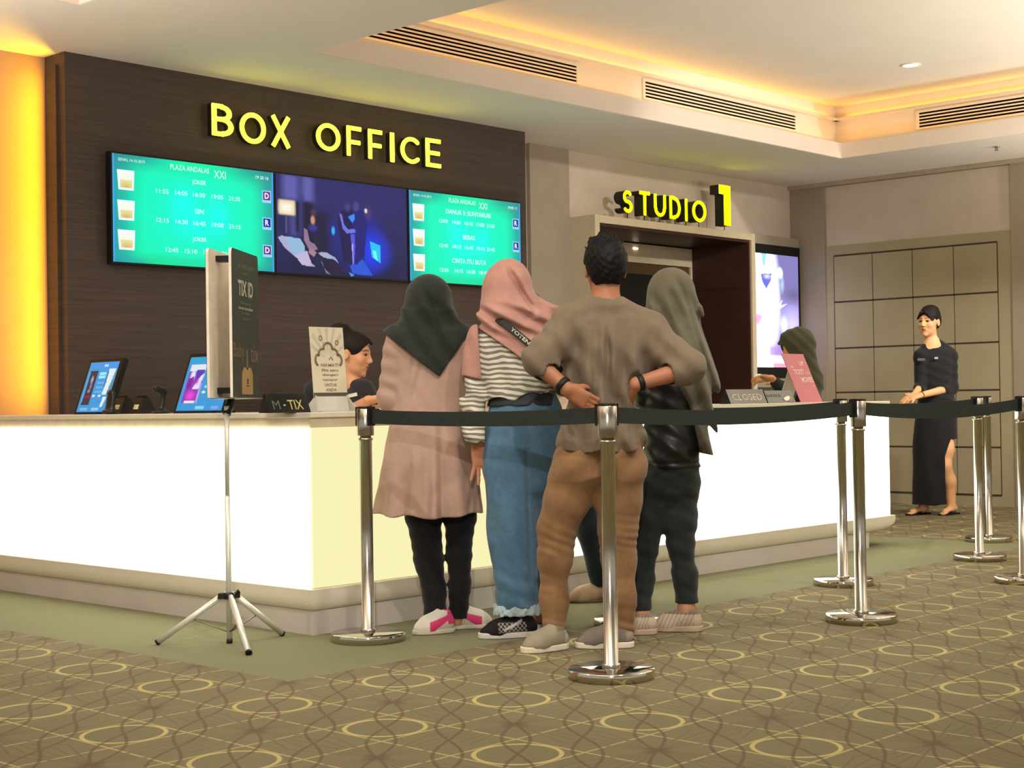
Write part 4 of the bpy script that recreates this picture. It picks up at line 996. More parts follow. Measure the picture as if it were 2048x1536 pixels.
# ================================================================== people: helpers
def unit(v): v = np.array(v, float); return v / np.linalg.norm(v)
class Person:
    """root on the floor; local axes: x = right in the photo, y = away from the photo's viewer, z = up"""
    def __init__(s, px, d, label, skin=(196, 140, 108), group=None):
        s.d = d; s.px0 = px; w = atd(px, 900, d); s.o = np.array([w[0], w[1], 0.0]); s.skin = skin
        s.r = empty('person', s.o, label, 'person', group, rz=_a - PI / 2)
        s.heads = []
    def J(s, px, py, dy=0.0):
        q = atd(px or s.px0, py or 780, s.d + dy) - s.o
        return np.array([q @ R0, q @ F0, q[2]])
    def sec(s, py, l, r, ry, dy=0.0):
        a, b = s.J(l, py, dy), s.J(r, py, dy); return ((a[2] + b[2]) / 2, (a[0] + b[0]) / 2, dy, (b[0] - a[0]) / 2, ry)
    def grid(s, l, t, r, b, y0, y1, h):
        a, c = s.J(l, b, 0), s.J(r, t, 0)
        return SDF((a[0] - .02, y0, max(a[2], -0.004) - .004), (c[0] + .02, y1, c[2] + .02), h)
    def floor(s, px, dy=0.0):
        q = s.J(px, 900, dy); return np.array([q[0], dy, 0.0])
def frame(fwd, up=(0, 0, 1)):
    f = unit(fwd); u = np.array(up, float); u = unit(u - f * (u @ f)); return np.stack([np.cross(f, u), f, u])   # rows right, forward, up
def head(S, c, R, k=1.0, ears=True):
    c = np.array(c, float)
    P = lambda x, y, z: c + (R[0] * x + R[1] * y + R[2] * z) * k
    E = lambda p, r, kk=.02, op='add': S.ell(P(*p), np.array(r) * k, kk * k, R, op)
    E((0, -.014, .036), (.074, .093, .078)); E((0, .022, -.018), (.060, .070, .088), .03); E((0, .030, -.068), (.046, .050, .040), .03)
    E((0, .072, -.097), (.019, .016, .015), .02)
    for sx in (-1, 1):
        E((sx * .037, .058, -.022), (.024, .024, .024), .02)
        E((sx * .031, .094, .010), (.017, .012, .0105), .012, 'sub')
        E((sx * .031, .0745, .009), (.0148, .0125, .0122), .004)
        S.cone(P(sx * .012, .085, .027), P(sx * .046, .074, .026), .0075 * k, .006 * k, .012 * k)
        E((sx * .0115, .094, -.028), (.0075, .009, .0065), .006)
        if ears:
            E((sx * .077, -.010, -.004), (.009, .017, .031), .008); E((sx * .0845, -.006, -.002), (.006, .009, .018), .006, 'sub')
    S.cone(P(0, .086, .016), P(0, .107, -.021), .0075 * k, .0105 * k, .014 * k)
    S.cone(P(-.019, .083, -.053), P(0, .0925, -.0500), .0042 * k, .0055 * k, .006 * k); S.cone(P(.019, .083, -.053), P(0, .0925, -.0500), .0042 * k, .0055 * k, .006 * k)
    S.cone(P(-.015, .084, -.061), P(.015, .084, -.061), .0058 * k, .0058 * k, .006 * k); E((0, .089, -.0612), (.012, .006, .0055), .006)
    S.ell(P(0, .094, -.0555), np.array((.017, .004, .0011)) * k, .002, R, 'sub')
    return P
def hand(S, w, d, p, t, curl=(.25, .3, .35, .4), k=1.0, spread=.10, thumb=(.55, .8, .25)):
    """w wrist, d towards the fingers, p out of the palm, t towards the thumb"""
    w, d = np.array(w, float), unit(d); p = np.array(p, float); p = unit(p - d * (p @ d)); t = np.array(t, float); t = unit(t - d * (t @ d) - p * (t @ p))
    Q = lambda a, b, c: w + (d * a + t * b + p * c) * k
    for b0, b1 in ((-.016, -.025), (-.006, -.009), (.004, .009), (.012, .025)):
        S.cone(Q(-.005, b0, 0), Q(.082, b1, 0), .0150 * k, .0115 * k, .012 * k)
    S.ell(Q(.04, 0, .002), np.array((.045, .034, .014)) * k, .012, np.stack([d, t, p]))
    L = ((.027, .040, .024, .021), (.009, .044, .028, .022), (-.009, .041, .026, .021), (-.025, .032, .020, .018)); tips = []
    for (b, l1, l2, l3), c, sp in zip(L, curl, (1, .3, -.4, -1.1)):
        a = 0.0; q = Q(.083, b, 0)
        for i, (l, r0, r1) in enumerate(((l1, .0098, .0088), (l2, .0090, .0080), (l3, .0080, .0066))):
            a += c * (1.0 if i else .7); dd = d * math.cos(a) + p * math.sin(a) + t * sp * spread; e = q + unit(dd) * l * k
            S.cone(q, e, r0 * k, r1 * k, .004); q = e
        tips.append(q)
    q = Q(.018, .020, .004); v = unit(d * thumb[0] + t * thumb[1] + p * thumb[2])
    for l, r0, r1, bend in ((.040, .0155, .0115, .25), (.030, .0110, .0100, .3), (.025, .0098, .0075, 0)):
        e = q + v * l * k; S.cone(q, e, r0 * k, r1 * k, .008); q = e; v = unit(v + d * bend)
    return tips
def limb(S, pts, rad, k=.03):
    for (a, b), (ra, rb) in zip(zip(pts, pts[1:]), zip(rad, rad[1:])): S.cone(a, b, ra, rb, k)
def skin_col(base, heads=(), lip=(150, 70, 66), nails=()):
    b = np.array(lin(base)); lp = np.array(lin(lip)); br = np.array(lin((46, 32, 28)))
    def f(V):
        n = wob(V[:, 0], V[:, 1], V[:, 2], 40, 1.0)[:, None]
        C = b[None, :] * (1 + .05 * n); 
        for P, k in heads:
            o = P(0, 0, 0); ex = (P(1, 0, 0) - o) / k ** 2; ey = (P(0, 1, 0) - o) / k ** 2; ez = (P(0, 0, 1) - o) / k ** 2
            L = (V - o); x, y, z = L @ ex, L @ ey, L @ ez
            def put(m, c): 
                nonlocal C
                m = np.clip(m, 0, 1)[:, None]; C = C * (1 - m) + c * m
            fr = y > .05
            put(fr * np.clip(1.6 - ((np.abs(x) / .020) ** 2 + ((z + .0555) / .0100) ** 2) * 1.2, 0, 1) * .85, lp)
            for sx in (-1, 1):
                put(fr * .25 * np.exp(-(((x - sx * .038) / .02) ** 2 + ((z + .025) / .018) ** 2)), np.array(lin((200, 110, 92))))
                u = (x * sx - .030) / .021; zb = .0285 + .0045 * (1 - u * u) - .002 * u
                put(fr * (np.abs(u) < 1) * np.clip(2.0 - np.abs(z - zb) / .0026, 0, 1) * .85, br)
                put(fr * np.clip(1.5 - (((x - sx * .031) / .0165) ** 2 + ((z - .0105) / .0068) ** 2), 0, 1) * .8, br)
        return C
    return f
SKIN = vmat('skin', 0.0, 0.52, 0.35)
EYE = mat('eye_white', (235, 230, 224), 0.15, spec=0.5); 
def eyes(P, k, parent):
    for sx in (-1, 1):
        S = SDF((0, 0, 0), (.1, .1, .1), .1)
        c = P(sx * .031, .0795, .0095); mb = MB()
        r = bmesh.ops.create_uvsphere(mb.bm, u_segments=16, v_segments=10, radius=.0098 * k)
        for v in r['verts']: v.co = Vector(c) + v.co
        e = mb.build('eye', mat('dark_iris', (34, 24, 20), 0.12, spec=0.6), parent, smooth=True)
def band(P, a, b, r, m, name='wristband', w=.012):
    a, b = np.array(a, float), np.array(b, float); u = unit(b - a); n = unit(np.cross(u, (0.3, .2, 1))); q = np.cross(u, n); mb = MB(); N = 28; R_ = []
    for i in range(N):
        t = 2 * PI * i / N; e = n * math.cos(t) + q * math.sin(t); c = (a + b) / 2
        R_.append([mb.bm.verts.new(c + e * rr + u * ww) for rr, ww in ((r, -w), (r + .004, -w * .8), (r + .005, 0), (r + .004, w * .8), (r, w))])
    for i in range(N):
        A, B_ = R_[i], R_[(i + 1) % N]
        for j in range(4): mb.bm.faces.new((A[j], A[j + 1], B_[j + 1], B_[j]))
    return mb.build(name, m, P.r, smooth=True)
def shoe(P, heel, toe, upper, solem, k=1.0, hgt=.085, width=.046, h=.004, sole_t=.026, name='shoe', paint=None, laces=None, pointed=1.0):
    """heel and toe: floor points in person space (z=0); the sole is a sub-part"""
    H, T = np.array(heel, float), np.array(toe, float); H[2] = T[2] = 0; L = np.linalg.norm(T - H); d = (T - H) / L; n = np.array([-d[1], d[0], 0])
    w = width * k; A = lambda u, s_, z: H + d * (u * L) + n * s_ + np.array([0, 0, z])
    lo = np.minimum(H, T) - .08; hi = np.maximum(H, T) + .08; lo[2] = -.002; hi[2] = hgt + .05
    S = SDF(lo, hi, h)
    S.cone(A(.13, 0, .04), A(.4, 0, .045), w * .80, w * .92, .02); S.cone(A(.4, 0, .045), A(.72, 0.004, .030), w * .92, w * .98, .03); S.cone(A(.72, .003, .024), A(.91, .004, .018), w * .92, w * .62 * pointed, .03)
    S.cone(A(.14, 0, .05), A(.20, 0, hgt), w * .74, w * .72, .02); S.cone(A(.32, 0, hgt * .70), A(.62, 0, .046), w * .62, w * .6, .03)
    S.ell(A(.19, 0, hgt + .018), (w * .62, w * .62, .030), .006, op='sub'); S.slab((0, 0, .006), (0, 0, -1))
    u_ = S.obj(name, upper, P.r, paint(A, L, d, n) if paint else None)
    S2 = SDF(lo, hi, h * .8)
    for e in ((.13, .40, .83, .92), (.40, .72, .92, 1.0), (.72, .90, 1.0, .74)): S2.cone(A(e[0], 0, .012), A(e[1], .003, .012), w * e[2] + .003, w * e[3] + .003, .01, flat=((0, 0, 1), 3.0))
    S2.slab((0, 0, sole_t), (0, 0, 1)); S2.slab((0, 0, 0.001), (0, 0, -1))
    S2.obj('sole', solem, u_)
    if laces:
        mb = MB()
        for u in (.42, .50, .58):
            zc = hgt * .70 + (.046 - hgt * .70) * (u - .32) / .30 + w * .61 + .003
            mb.tube([A(u + .02 * (1 - abs(q)), w * .56 * q, zc - .017 * q * q * 1.6) for q in (-1, -.5, 0, .5, 1)], .0034, 6)
        mb.build('lace', laces, u_, smooth=True)
    return u_
def cutfn(S, fn):
    x, y, z = S._grid((slice(None),) * 3); S.D = np.maximum(S.D, np.broadcast_to(fn(x, y, z), S.D.shape).astype(np.float32)); return S
def halfline(a, b):
    """2-D cut in the x-z plane: positive on the left-hand side of a->b (seen from the photo)"""
    ax, az, bx, bz = a[0], a[2], b[0], b[2]; L = math.hypot(bx - ax, bz - az); nx, nz = -(bz - az) / L, (bx - ax) / L
    return lambda x, y, z: (x - ax) * nx + (z - az) * nz
def ribbon(name, pts, nrm, w, t, m, parent):
    """flat strap along pts; nrm = facing direction at each point"""
    pts = [np.array(p, float) for p in pts]; mb = MB(); R_ = []
    for i, p in enumerate(pts):
        tg = unit(pts[min(i + 1, len(pts) - 1)] - pts[max(i - 1, 0)]); n = np.array(nrm[i] if isinstance(nrm, list) else nrm, float); n = unit(n - tg * (n @ tg)); s_ = np.cross(tg, n)
        R_.append([mb.bm.verts.new(p + s_ * a * w / 2 + n * b * t / 2) for a, b in ((-1, -1), (1, -1), (1, 1), (-1, 1))])
    for A, B_ in zip(R_, R_[1:]):
        for i in range(4): mb.bm.faces.new((A[i], A[(i + 1) % 4], B_[(i + 1) % 4], B_[i]))
    mb.bm.faces.new(R_[0]); mb.bm.faces.new(R_[-1][::-1])
    return mb.build(name, m, parent)
def fabric(name, rgb, rough=.85, var=.10, ns=25, bump=.25, bs=350, sheen=.15, spec=.15): return mat(name, rgb, rough, spec=spec, var=var, nscale=ns, bump=bump, bscale=bs, bdist=.0015, sheen=sheen)
def hairmat(name, rgb, stretch=(60, 60, 60)):
    if name in MATS: return MATS[name]
    m, nt, b, out = newmat(name); co = nt.coords(); f = nt.noise(3.0, 3.0, nt.scale(co, stretch)); c = lin(rgb)
    nt.l.new(nt.mix(nt.ramp(f, .3, .7), tuple(v * .5 for v in c), tuple(v * 1.25 for v in c)), b.inputs['Base Color']); b.inputs['Roughness'].default_value = .55
    b.inputs['Specular IOR Level'].default_value = .2; nt.l.new(nt.bump(f, .6, .004), b.inputs['Normal']); return m
# ================================================================== the man in brown
P = Person(1185, 6.2, 'person in loose brown shirt and tan trousers, back to us, hands on hips'); J = P.J; MSK = (166, 110, 80)
hc = J(1210, 540, 0.02); HR_ = frame((-.10, 1, .02)); nk = J(1210, 622, -.01)
lsh, lel, lwr = J(1140, 658, -.02), J(1068, 722, -.10), J(1136, 779, -.155)
rsh, rel_, rwr = J(1302, 672, -.01), J(1388, 735, -.09), J(1272, 768, -.13)
lhip, lkn, lan = J(1155, 945), J(1114, 1085, .03), J(1107, 1255, -.01)
rhip, rkn, ran = J(1240, 945), J(1238, 1090, .02), J(1240, 1268, -.01)
S = P.grid(1010, 470, 1420, 1310, -.30, .26, .0045)
hp = head(S, hc, HR_, 1.02)
S.cone(hp(0, -.02, -.04), nk, .056, .060, .02); S.cone(nk, J(1212, 720, .02), .075, .10, .03, ((0, 1, 0), .8)); S.cone(J(1212, 720, .02), J(1200, 920, .02), .11, .105, .03, ((0, 1, 0), .75))
S.cone(nk, lsh, .05, .055, .03); S.cone(nk, rsh, .05, .055, .03)
limb(S, [lsh, lel, lwr], [.052, .041, .026]); limb(S, [rsh, rel_, rwr], [.052, .042, .027])
limb(S, [J(1152, 955, -.005), J(1128, 1030, .01), lkn, J(1108, 1180, .01), lan, lan + np.array([0, 0, -.04])], [.075, .062, .046, .040, .033, .032]); limb(S, [J(1240, 955, .01), J(1240, 1030, .01), rkn, J(1241, 1180), ran, ran + np.array([0, 0.01, -.04])], [.075, .062, .046, .040, .032, .026])
hand(S, lwr, (.78, .10, -.50), (.10, 1, .1), (.3, 0, 1), (.12, .14, .16, .20), 1.0, .05, (.75, .45, .5))
hand(S, rwr, (-.15, .75, -.62), (-.9, .1, .2), (.2, .6, .8), (.5, .6, .7, .7), 1.0)
S.obj('body', SKIN, P.r, skin_col(MSK, [(hp, 1.02)])); eyes(hp, 1.02, P.r)
# hair
S = P.grid(1150, 460, 1280, 620, -.14, .20, .0035); Q = hp
S.ell(Q(0, -.018, .040), np.array((.089, .108, .094)), .01, HR_); S.ell(Q(0, -.05, -.01), (.070, .058, .072), .03, HR_); S.ell(Q(0, .03, .115), (.062, .06, .026), .03, HR_)
rg = np.random.RandomState(3)
for i in range(70):
    th, f = rg.uniform(0, 2 * PI), rg.uniform(.25, 1.0); x, y = .075 * f * math.cos(th), .09 * f * math.sin(th) - .01; z = .04 + .09 * math.sqrt(max(0, 1 - f * f * .92)); b = Q(x, y, z)
    o = unit((b - Q(0, -.02, .02)) + HR_[0] * .03 + np.array([rg.uniform(-.03, .03), rg.uniform(-.03, .03), .02])); S.cone(b, b + o * rg.uniform(.012, .030), .009, .003, .006)
S.ell(Q(0, .13, -.03), (.075, .085, .085), .015, HR_, 'sub')
for sx in (-1, 1): S.ell(Q(sx * .086, -.004, -.012), (.020, .026, .040), .008, HR_, 'sub')
S.ell(Q(0, -.07, -.092), (.08, .05, .034), .01, HR_, 'sub')
S.disp(lambda x, y, z: .0022 * wob(x, y, z, 190, 2)); S.obj('hair', hairmat('black_hair', (15, 13, 14)), P.r, smooth=0)
# shirt
S = P.grid(1030, 590, 1410, 915, -.24, .24, .005); s_ = P.sec
S.loft([s_(622, 1172, 1255, .075), s_(640, 1130, 1300, .10), s_(662, 1112, 1325, .115), s_(700, 1116, 1328, .125), s_(740, 1127, 1306, .13), s_(790, 1138, 1270, .126), s_(830, 1128, 1278, .128), s_(870, 1115, 1290, .135), s_(912, 1109, 1296, .145)], .03)
S.cone(J(1208, 612, -.01), J(1140, 640, -.02), .062, .062, .04); S.cone(J(1212, 612, -.01), J(1300, 655, -.01), .062, .064, .04)
S.cone(J(1138, 655, -.02), lel + np.array([.02, 0, .008]), .078, .068, .05); S.cone(J(1300, 672, -.01), rel_ + np.array([-.02, 0, .004]), .080, .068, .05)
S.cone(lel + np.array([.015, 0, .005]), lel * .72 + lwr * .28, .058, .056, .03); S.cone(rel_ + np.array([-.015, 0, .005]), rel_ * .68 + rwr * .32, .058, .055, .03)
x0 = J(1196, 700)[0]; zs_ = J(0, 640)[2]
def fold(x, y, z):
    back = np.clip(-y / .08, 0, 1); m = np.clip((zs_ - z) / .12, 0, 1) * back
    f = np.exp(-((x - x0 - (z - 1.0) * .05) / .018) ** 2) * -.012 + np.exp(-((x - x0 - .035 + (z - 1.1) * .03) / .014) ** 2) * .010
    f = f * 1.35 + .0075 * np.sin((x + .10 * (z - 1)) * 70 + 2.0 * np.sin(z * 9) + wob(x, y, z, 9, 1)) + .005 * np.sin((x * 1.0 + z * .55) * 60 + 1.0) * np.clip((1.35 - z) / .2, 0, 1) + .003 * wob(x, y, z, 35, .4)
    sl = np.clip((np.abs(x - x0 - .02) - .17) / .05, 0, 1)
    return f * 1.9 * m * (1 - sl) + sl * (.006 * np.sin((x + z) * 60) * np.clip(.5 + .5 * wob(x, y, z, 12, 3), 0, 1) + .004 * wob(x, y, z, 40, 1)) + .002 * wob(x, y, z, 60, 5)
S.disp(fold)
zh = J(0, 896)[2]
cutfn(S, lambda x, y, z: (zh - .012 * np.clip(y / .1, -1, 1) * -1 + .006 * np.sin(x * 40)) - z)
for e0, e1 in ((lel, lwr), (rel_, rwr)):   # sleeve openings
    c_ = e0 * .70 + e1 * .30; S.cone(c_, e1, .046, .046, .0, op='sub')
S.cone(hp(0, -.02, -.04), J(1211, 622, -.012), .058, .066, .008, op='sub')
SHIRT = fabric('brown_jersey', (117, 102, 85), .9, .08)
S.obj('shirt', SHIRT, P.r)
# trousers
S = P.grid(1050, 880, 1320, 1275, -.20, .22, .005)
S.loft([s_(880, 1124, 1284, .116), s_(912, 1112, 1289, .116), s_(945, 1106, 1287, .098)], .03); S.ell(J(1158, 930, -.035), (.090, .088, .10), .05); S.ell(J(1238, 930, -.035), (.090, .088, .10), .05)
limb(S, [J(1154, 945, -.005), J(1134, 1000, .005), J(1114, 1060, .02), J(1110, 1115, .02), J(1108, 1200, .01), J(1107, 1268, -.01)], [.097, .086, .071, .063, .051, .046], .05)
limb(S, [J(1240, 945, .0), J(1238, 1000, .01), J(1236, 1060, .015), J(1238, 1115, .02), J(1241, 1200, .0), J(1243, 1284, -.01)], [.097, .086, .072, .064, .056, .051], .05)
zk = J(0, 1085)[2]
def pf_(x, y, z):
    lo_ = np.clip((.62 - z) / .25, 0, 1); bunch = np.clip((.14 - z) / .10, 0, 1)
    q = wob(x, y, z, 9, 3); return .0013 * np.sin(z * 150 + 45 * x + 5 * q) * lo_ * np.clip(.4 + wob(x, y, z, 16, 8), 0, 1) + .0045 * bunch * np.sin(z * 170 + 40 * x + y * 25 + 3 * q) + .003 * wob(x, y, z, 26, 7) + .0016 * np.exp(-((z - zk) / .06) ** 2) * np.sin(z * 170 + 60 * x + 4 * q) + .0035 * np.sin((z - x * .8) * 60 + 3 * q) * np.clip((z - .62) / .1, 0, 1)
S.disp(pf_); zc_ = .030; cutfn(S, lambda x, y, z: zc_ - z)
S.obj('trousers', fabric('tan_twill', (138, 104, 72), .85, .10), P.r)
mb = MB(); pz = J(1205, 925, -.10); MB  # back pocket seams
CANV = fabric('grey_beige_canvas', (146, 134, 114), .85); RUB = mat('off_white_rubber', (222, 212, 192), .55)
def canvas_paint(base, trim):
    def mk(A, L, d, n):
        o = A(0, 0, 0); b_, t_ = np.array(lin(base)), np.array(lin(trim))
        def f(V):
            u = (V - o) @ d / L; z = V[:, 2]; s2 = np.abs((V - o) @ n); C = np.tile(b_, (len(V), 1)) * (1 + .08 * wob(V[:, 0], V[:, 1], V[:, 2], 60, 2))[:, None]
            C[(z < .031)] = t_ * .55; C[(u < .10) & (z > .03)] = t_; C[np.abs(z - .062 + (u - .2) * .05) < .0022] = t_ * .6; C[(np.abs(u - .66) < .008)] = t_ * .6; C[(u < .30) & (z > .078)] = t_ * .45
            return C
        return f
    return mk
shoe(P, P.floor(1122, -.02), P.floor(1044, -.12), vmat('canvas_upper', 0, .85, .15), RUB, 1.0, laces=mat('pale_lace', (206, 196, 178), .8), paint=canvas_paint((150, 140, 122), (176, 166, 146)), h=.0035)
shoe(P, P.floor(1256, -.015), P.floor(1150, -.01), vmat('canvas_upper', 0, .85, .15), RUB, 1.0, laces=mat('pale_lace', (206, 196, 178), .8), paint=canvas_paint((126, 116, 108), (150, 140, 130)), h=.0035)
band(P, lwr * .80 + lel * .20, lwr * .88 + lel * .12, .031, BLACKM); band(P, rwr * .88 + rel_ * .12, rwr * .96 + rel_ * .04, .029, BLACKM)

# ================================================================== the woman in the dusty pink coat
P = Person(868, 6.72, 'person in dusty pink coat and black headscarf facing the cashier'); J = P.J; s_ = P.sec; WS = (206, 150, 116)
hc = J(857, 607, .02); HR_ = frame((-.15, 1, -.05)); nk = J(858, 668, .0)
lsh, lel, lwr = J(795, 692, .0), J(780, 795, .03), J(790, 805, .27)
rsh, rel_, rwr = J(922, 692, .0), J(928, 790, .02), J(905, 803, .26)
lkn, lan, rkn, ran = J(858, 1120, .0), J(872, 1235, -.01), J(918, 1110, .03), J(915, 1225, .02)
S = P.grid(740, 545, 985, 1275, -.22, .46, .005)
hp = head(S, hc, HR_, .92, False); S.cone(hp(0, -.02, -.04), nk, .05, .055, .02)
S.cone(nk, J(860, 800, .02), .09, .10, .03, ((0, 1, 0), .8)); S.cone(J(860, 800, .02), J(868, 960, .02), .10, .12, .03, ((0, 1, 0), .8))
limb(S, [lsh, lel, lwr], [.045, .036, .024]); limb(S, [rsh, rel_, rwr], [.045, .036, .024])
limb(S, [J(845, 960), J(846, 1030), lkn, J(868, 1180), lan, lan + np.array([0, 0, -.04])], [.068, .058, .042, .034, .030, .03]); limb(S, [J(906, 960, .02), J(920, 1030, .03), rkn, J(919, 1170, .02), ran, ran + np.array([0, 0, -.04])], [.062, .052, .038, .030, .028, .028])
hand(S, lwr, (.25, .95, -.05), (.1, 0, -1), (.9, -.2, 0), k=.9); hand(S, rwr, (-.25, .95, -.05), (-.1, 0, -1), (-.9, -.2, 0), k=.9)
S.obj('body', SKIN, P.r, skin_col(WS, [(hp, .97)])); eyes(hp, .97, P.r)
S = P.grid(735, 640, 985, 1045, -.24, .42, .005)
S.loft([s_(650, 812, 902, .075), s_(672, 786, 928, .10), s_(700, 778, 940, .115), s_(755, 784, 944, .12), s_(800, 788, 941, .12), s_(850, 780, 945, .128), s_(905, 770, 952, .145), s_(960, 761, 958, .16), s_(1010, 753, 964, .172), s_(1045, 748, 966, .178)], .03)
S.cone(J(800, 690, .0), lel, .070, .058, .04); S.cone(lel, lwr * .85 + lel * .15, .056, .046, .03); S.cone(J(918, 690), rel_, .070, .058, .04); S.cone(rel_, rwr * .85 + rel_ * .15, .056, .046, .03)
xv = J(884, 900)[0]; xl = J(862, 900)[0]; zw = J(0, 800)[2]
def cf(x, y, z):
    dn = np.clip((zw - z) / .5, 0, 1); back = np.clip(-y / .05, 0, 1); th = np.arctan2(y, x - xl)
    f = .010 * dn * np.sin(th * 11 + 1.0) + back * dn * (.022 * np.exp(-((x - xv) / .014) ** 2) - .012 * np.exp(-((x - xv + .03) / .02) ** 2))
    up = np.clip((z - zw + .05) / .1, 0, 1); f = f + up * back * (.006 * np.exp(-((x - xl + .085 - (z - 1.1) * .25) / .010) ** 2) + .006 * np.exp(-((x - xl + .05 - (z - 1.1) * .3) / .010) ** 2)) + .0035 * wob(x, y, z, 22, 1) + .002 * wob(x, y, z, 55, 6)
    arm = np.clip((xl - .12 - x) / .04, 0, 1) * up; return f + arm * .0025 * np.sin(z * 90 + x * 30)
S.disp(cf); zb_ = J(0, 1028)[2]
cutfn(S, lambda x, y, z: zb_ - .014 * np.exp(-((x - xv + .01) / .05) ** 2) + .012 * np.abs(x - xl) + .006 * np.sin(x * 45) - z)
COAT = fabric('dusty_pink_crepe', (182, 150, 136), .85, .05); S.obj('coat', COAT, P.r)
S = P.grid(750, 540, 955, 770, -.22, .24, .0045)
S.ell(J(857, 603, .01), (.098, .118, .116), .03); S.ell(J(856, 640, .0), (.104, .105, .075), .05)
S.cone(J(845, 668, -.005), J(794, 694, -.005), .085, .088, .04); S.cone(J(870, 668, -.005), J(924, 692, -.005), .085, .088, .04)
S.loft([s_(632, 812, 903, .10), s_(652, 806, 910, .105), s_(668, 780, 932, .118), s_(690, 768, 944, .130), s_(730, 764, 954, .142), s_(770, 768, 954, .146)], .04)
def hf(x, y, z):
    b = np.clip(-y / .05, 0, 1); q = x - J(858, 0)[0]
    return -.008 + b * (.007 * np.sin(q * 60 + (z - 1.3) * 45) * np.clip((1.52 - z) / .1, 0, 1) + .014 * np.exp(-((q - .015 - (1.45 - z) * .30) / .012) ** 2) * np.clip((1.50 - z) / .05, 0, 1)) + .003 * wob(x, y, z, 30, 4)
S.disp(hf); g1 = halfline(J(882, 754), J(766, 664)); g2 = halfline(J(948, 652), J(882, 754))
cutfn(S, lambda x, y, z: -np.minimum(-g1(x, y, z) * -1, 9) * -1 if False else g1(x, y, z)); cutfn(S, lambda x, y, z: g2(x, y, z))
S.ell(hp(0, .135, -.02), (.056, .06, .08), .01, HR_, 'sub')
S.obj('headscarf', fabric('black_chiffon', (38, 44, 40), .8, .12), P.r)
S = P.grid(790, 940, 970, 1250, -.18, .2, .005)
limb(S, [J(845, 960), J(846, 1030), lkn, J(868, 1180), J(871, 1236, -.01)], [.085, .078, .062, .052, .050], .02); limb(S, [J(906, 960, .02), J(920, 1030, .03), rkn, J(919, 1170, .02), J(917, 1234, .02)], [.08, .070, .055, .046, .043], .02)
S.disp(lambda x, y, z: .0014 * np.sin(z * 110 + 40 * x + 3 * wob(x, y, z, 12, 1)) + .0025 * wob(x, y, z, 24, 2)); cutfn(S, lambda x, y, z: .05 - z); S.obj('trousers', fabric('black_denim', (30, 29, 33), .85), P.r)
def pinkpaint(A, L, d, n):
    o = A(0, 0, 0); pk_, wh = np.array(lin((214, 60, 116))), np.array(lin((216, 208, 196)))
    def f(V):
        u = (V - o) @ d / L; z = V[:, 2]; C = np.tile(wh, (len(V), 1)); s2 = np.abs((V - o) @ n)
        st = (np.abs(z - (.070 - (u - .15) * .075)) < .013 + .014 * np.clip((u - .25) * 2, 0, 1)) & (u > .1) & (u < .72) & (s2 > .012); hl = (u < .16) & (z > .04)
        C[st | hl] = pk_; return C
    return f
SNK = vmat('sneaker_leather', 0, .5, .35); SNS = mat('sneaker_sole', (206, 198, 178), .6)
shoe(P, P.floor(896, -.05), P.floor(828, -.11), SNK, SNS, .95, paint=pinkpaint, hgt=.088, sole_t=.02, laces=mat('white_lace', (236, 234, 230), .7), h=.0035); shoe(P, P.floor(902, .04), P.floor(975, .08), SNK, SNS, .95, paint=pinkpaint, hgt=.088, sole_t=.02, laces=mat('white_lace', (236, 234, 230), .7), h=.0035)

# ================================================================== the woman in the striped top
P = Person(1030, 6.55, 'person in pink headscarf, striped top and wide blue jeans from behind'); J = P.J; s_ = P.sec
hc = J(1016, 583, .02); HR_ = frame((.12, 1, -.05)); nk = J(1022, 645, .0)
lsh, lel, lwr = J(962, 695, .0), J(952, 800, .01), J(957, 890, -.03)
rsh, rel_, rwr = J(1112, 690, .0), J(1128, 775, .03), J(1105, 790, .24)
S = P.grid(920, 510, 1150, 1275, -.22, .44, .0042)
hp = head(S, hc, HR_, .92, False); S.cone(hp(0, -.02, -.04), nk, .05, .055, .02)
S.cone(nk, J(1040, 790, .02), .085, .085, .03, ((0, 1, 0), .8)); S.cone(J(1040, 790, .02), J(1040, 900, .02), .085, .10, .03, ((0, 1, 0), .8)); S.cone(nk, lsh, .05, .05, .03); S.cone(nk, rsh, .05, .05, .03)
limb(S, [lsh, lel, lwr], [.042, .034, .0235]); limb(S, [rsh, rel_, rwr], [.042, .034, .024])
lan, ran = J(1036, 1225, -.01), J(1082, 1215, .13); limb(S, [J(1015, 920), J(1024, 1070), lan, lan + np.array([.0, 0, -.04])], [.08, .055, .034, .03]); limb(S, [J(1075, 920, .03), J(1080, 1070, .1), ran, ran + np.array([0, 0, -.04])], [.08, .05, .034, .03])
hand(S, lwr, (.10, .0, -1), (.15, -1, 0), (1, .15, .1), (.10, .12, .14, .16), 1.0, .36, (.70, .75, .10))
hand(S, rwr, (-.3, .95, 0), (0, 0, -1), (-.9, -.3, 0), k=.9)
S.obj('body', SKIN, P.r, skin_col((190, 128, 96), [(hp, .97)])); eyes(hp, .97, P.r)
def stripe_mat():
    m, nt, b, out = newmat('striped_knit'); co = nt.coords(); X, Y, Z = nt.xyz(co); n = nt.noise(7.0, 2.0, co)
    z = nt.m('ADD', Z, nt.m('MULTIPLY', nt.m('SUBTRACT', n, .5), .05)); z = nt.m('ADD', z, nt.m('MULTIPLY', X, .10))
    f = nt.m('FRACT', nt.m('MULTIPLY', z, 1 / .0215)); k = nt.m('GREATER_THAN', f, .52)
    c = nt.mix(k, lin((210, 206, 192)), lin((120, 115, 102))); nt.l.new(c, b.inputs['Base Color']); b.inputs['Roughness'].default_value = .9
    nt.l.new(nt.bump(nt.noise(300.0, 2.0, co), .3, .002), b.inputs['Normal']); return m
STR = stripe_mat()
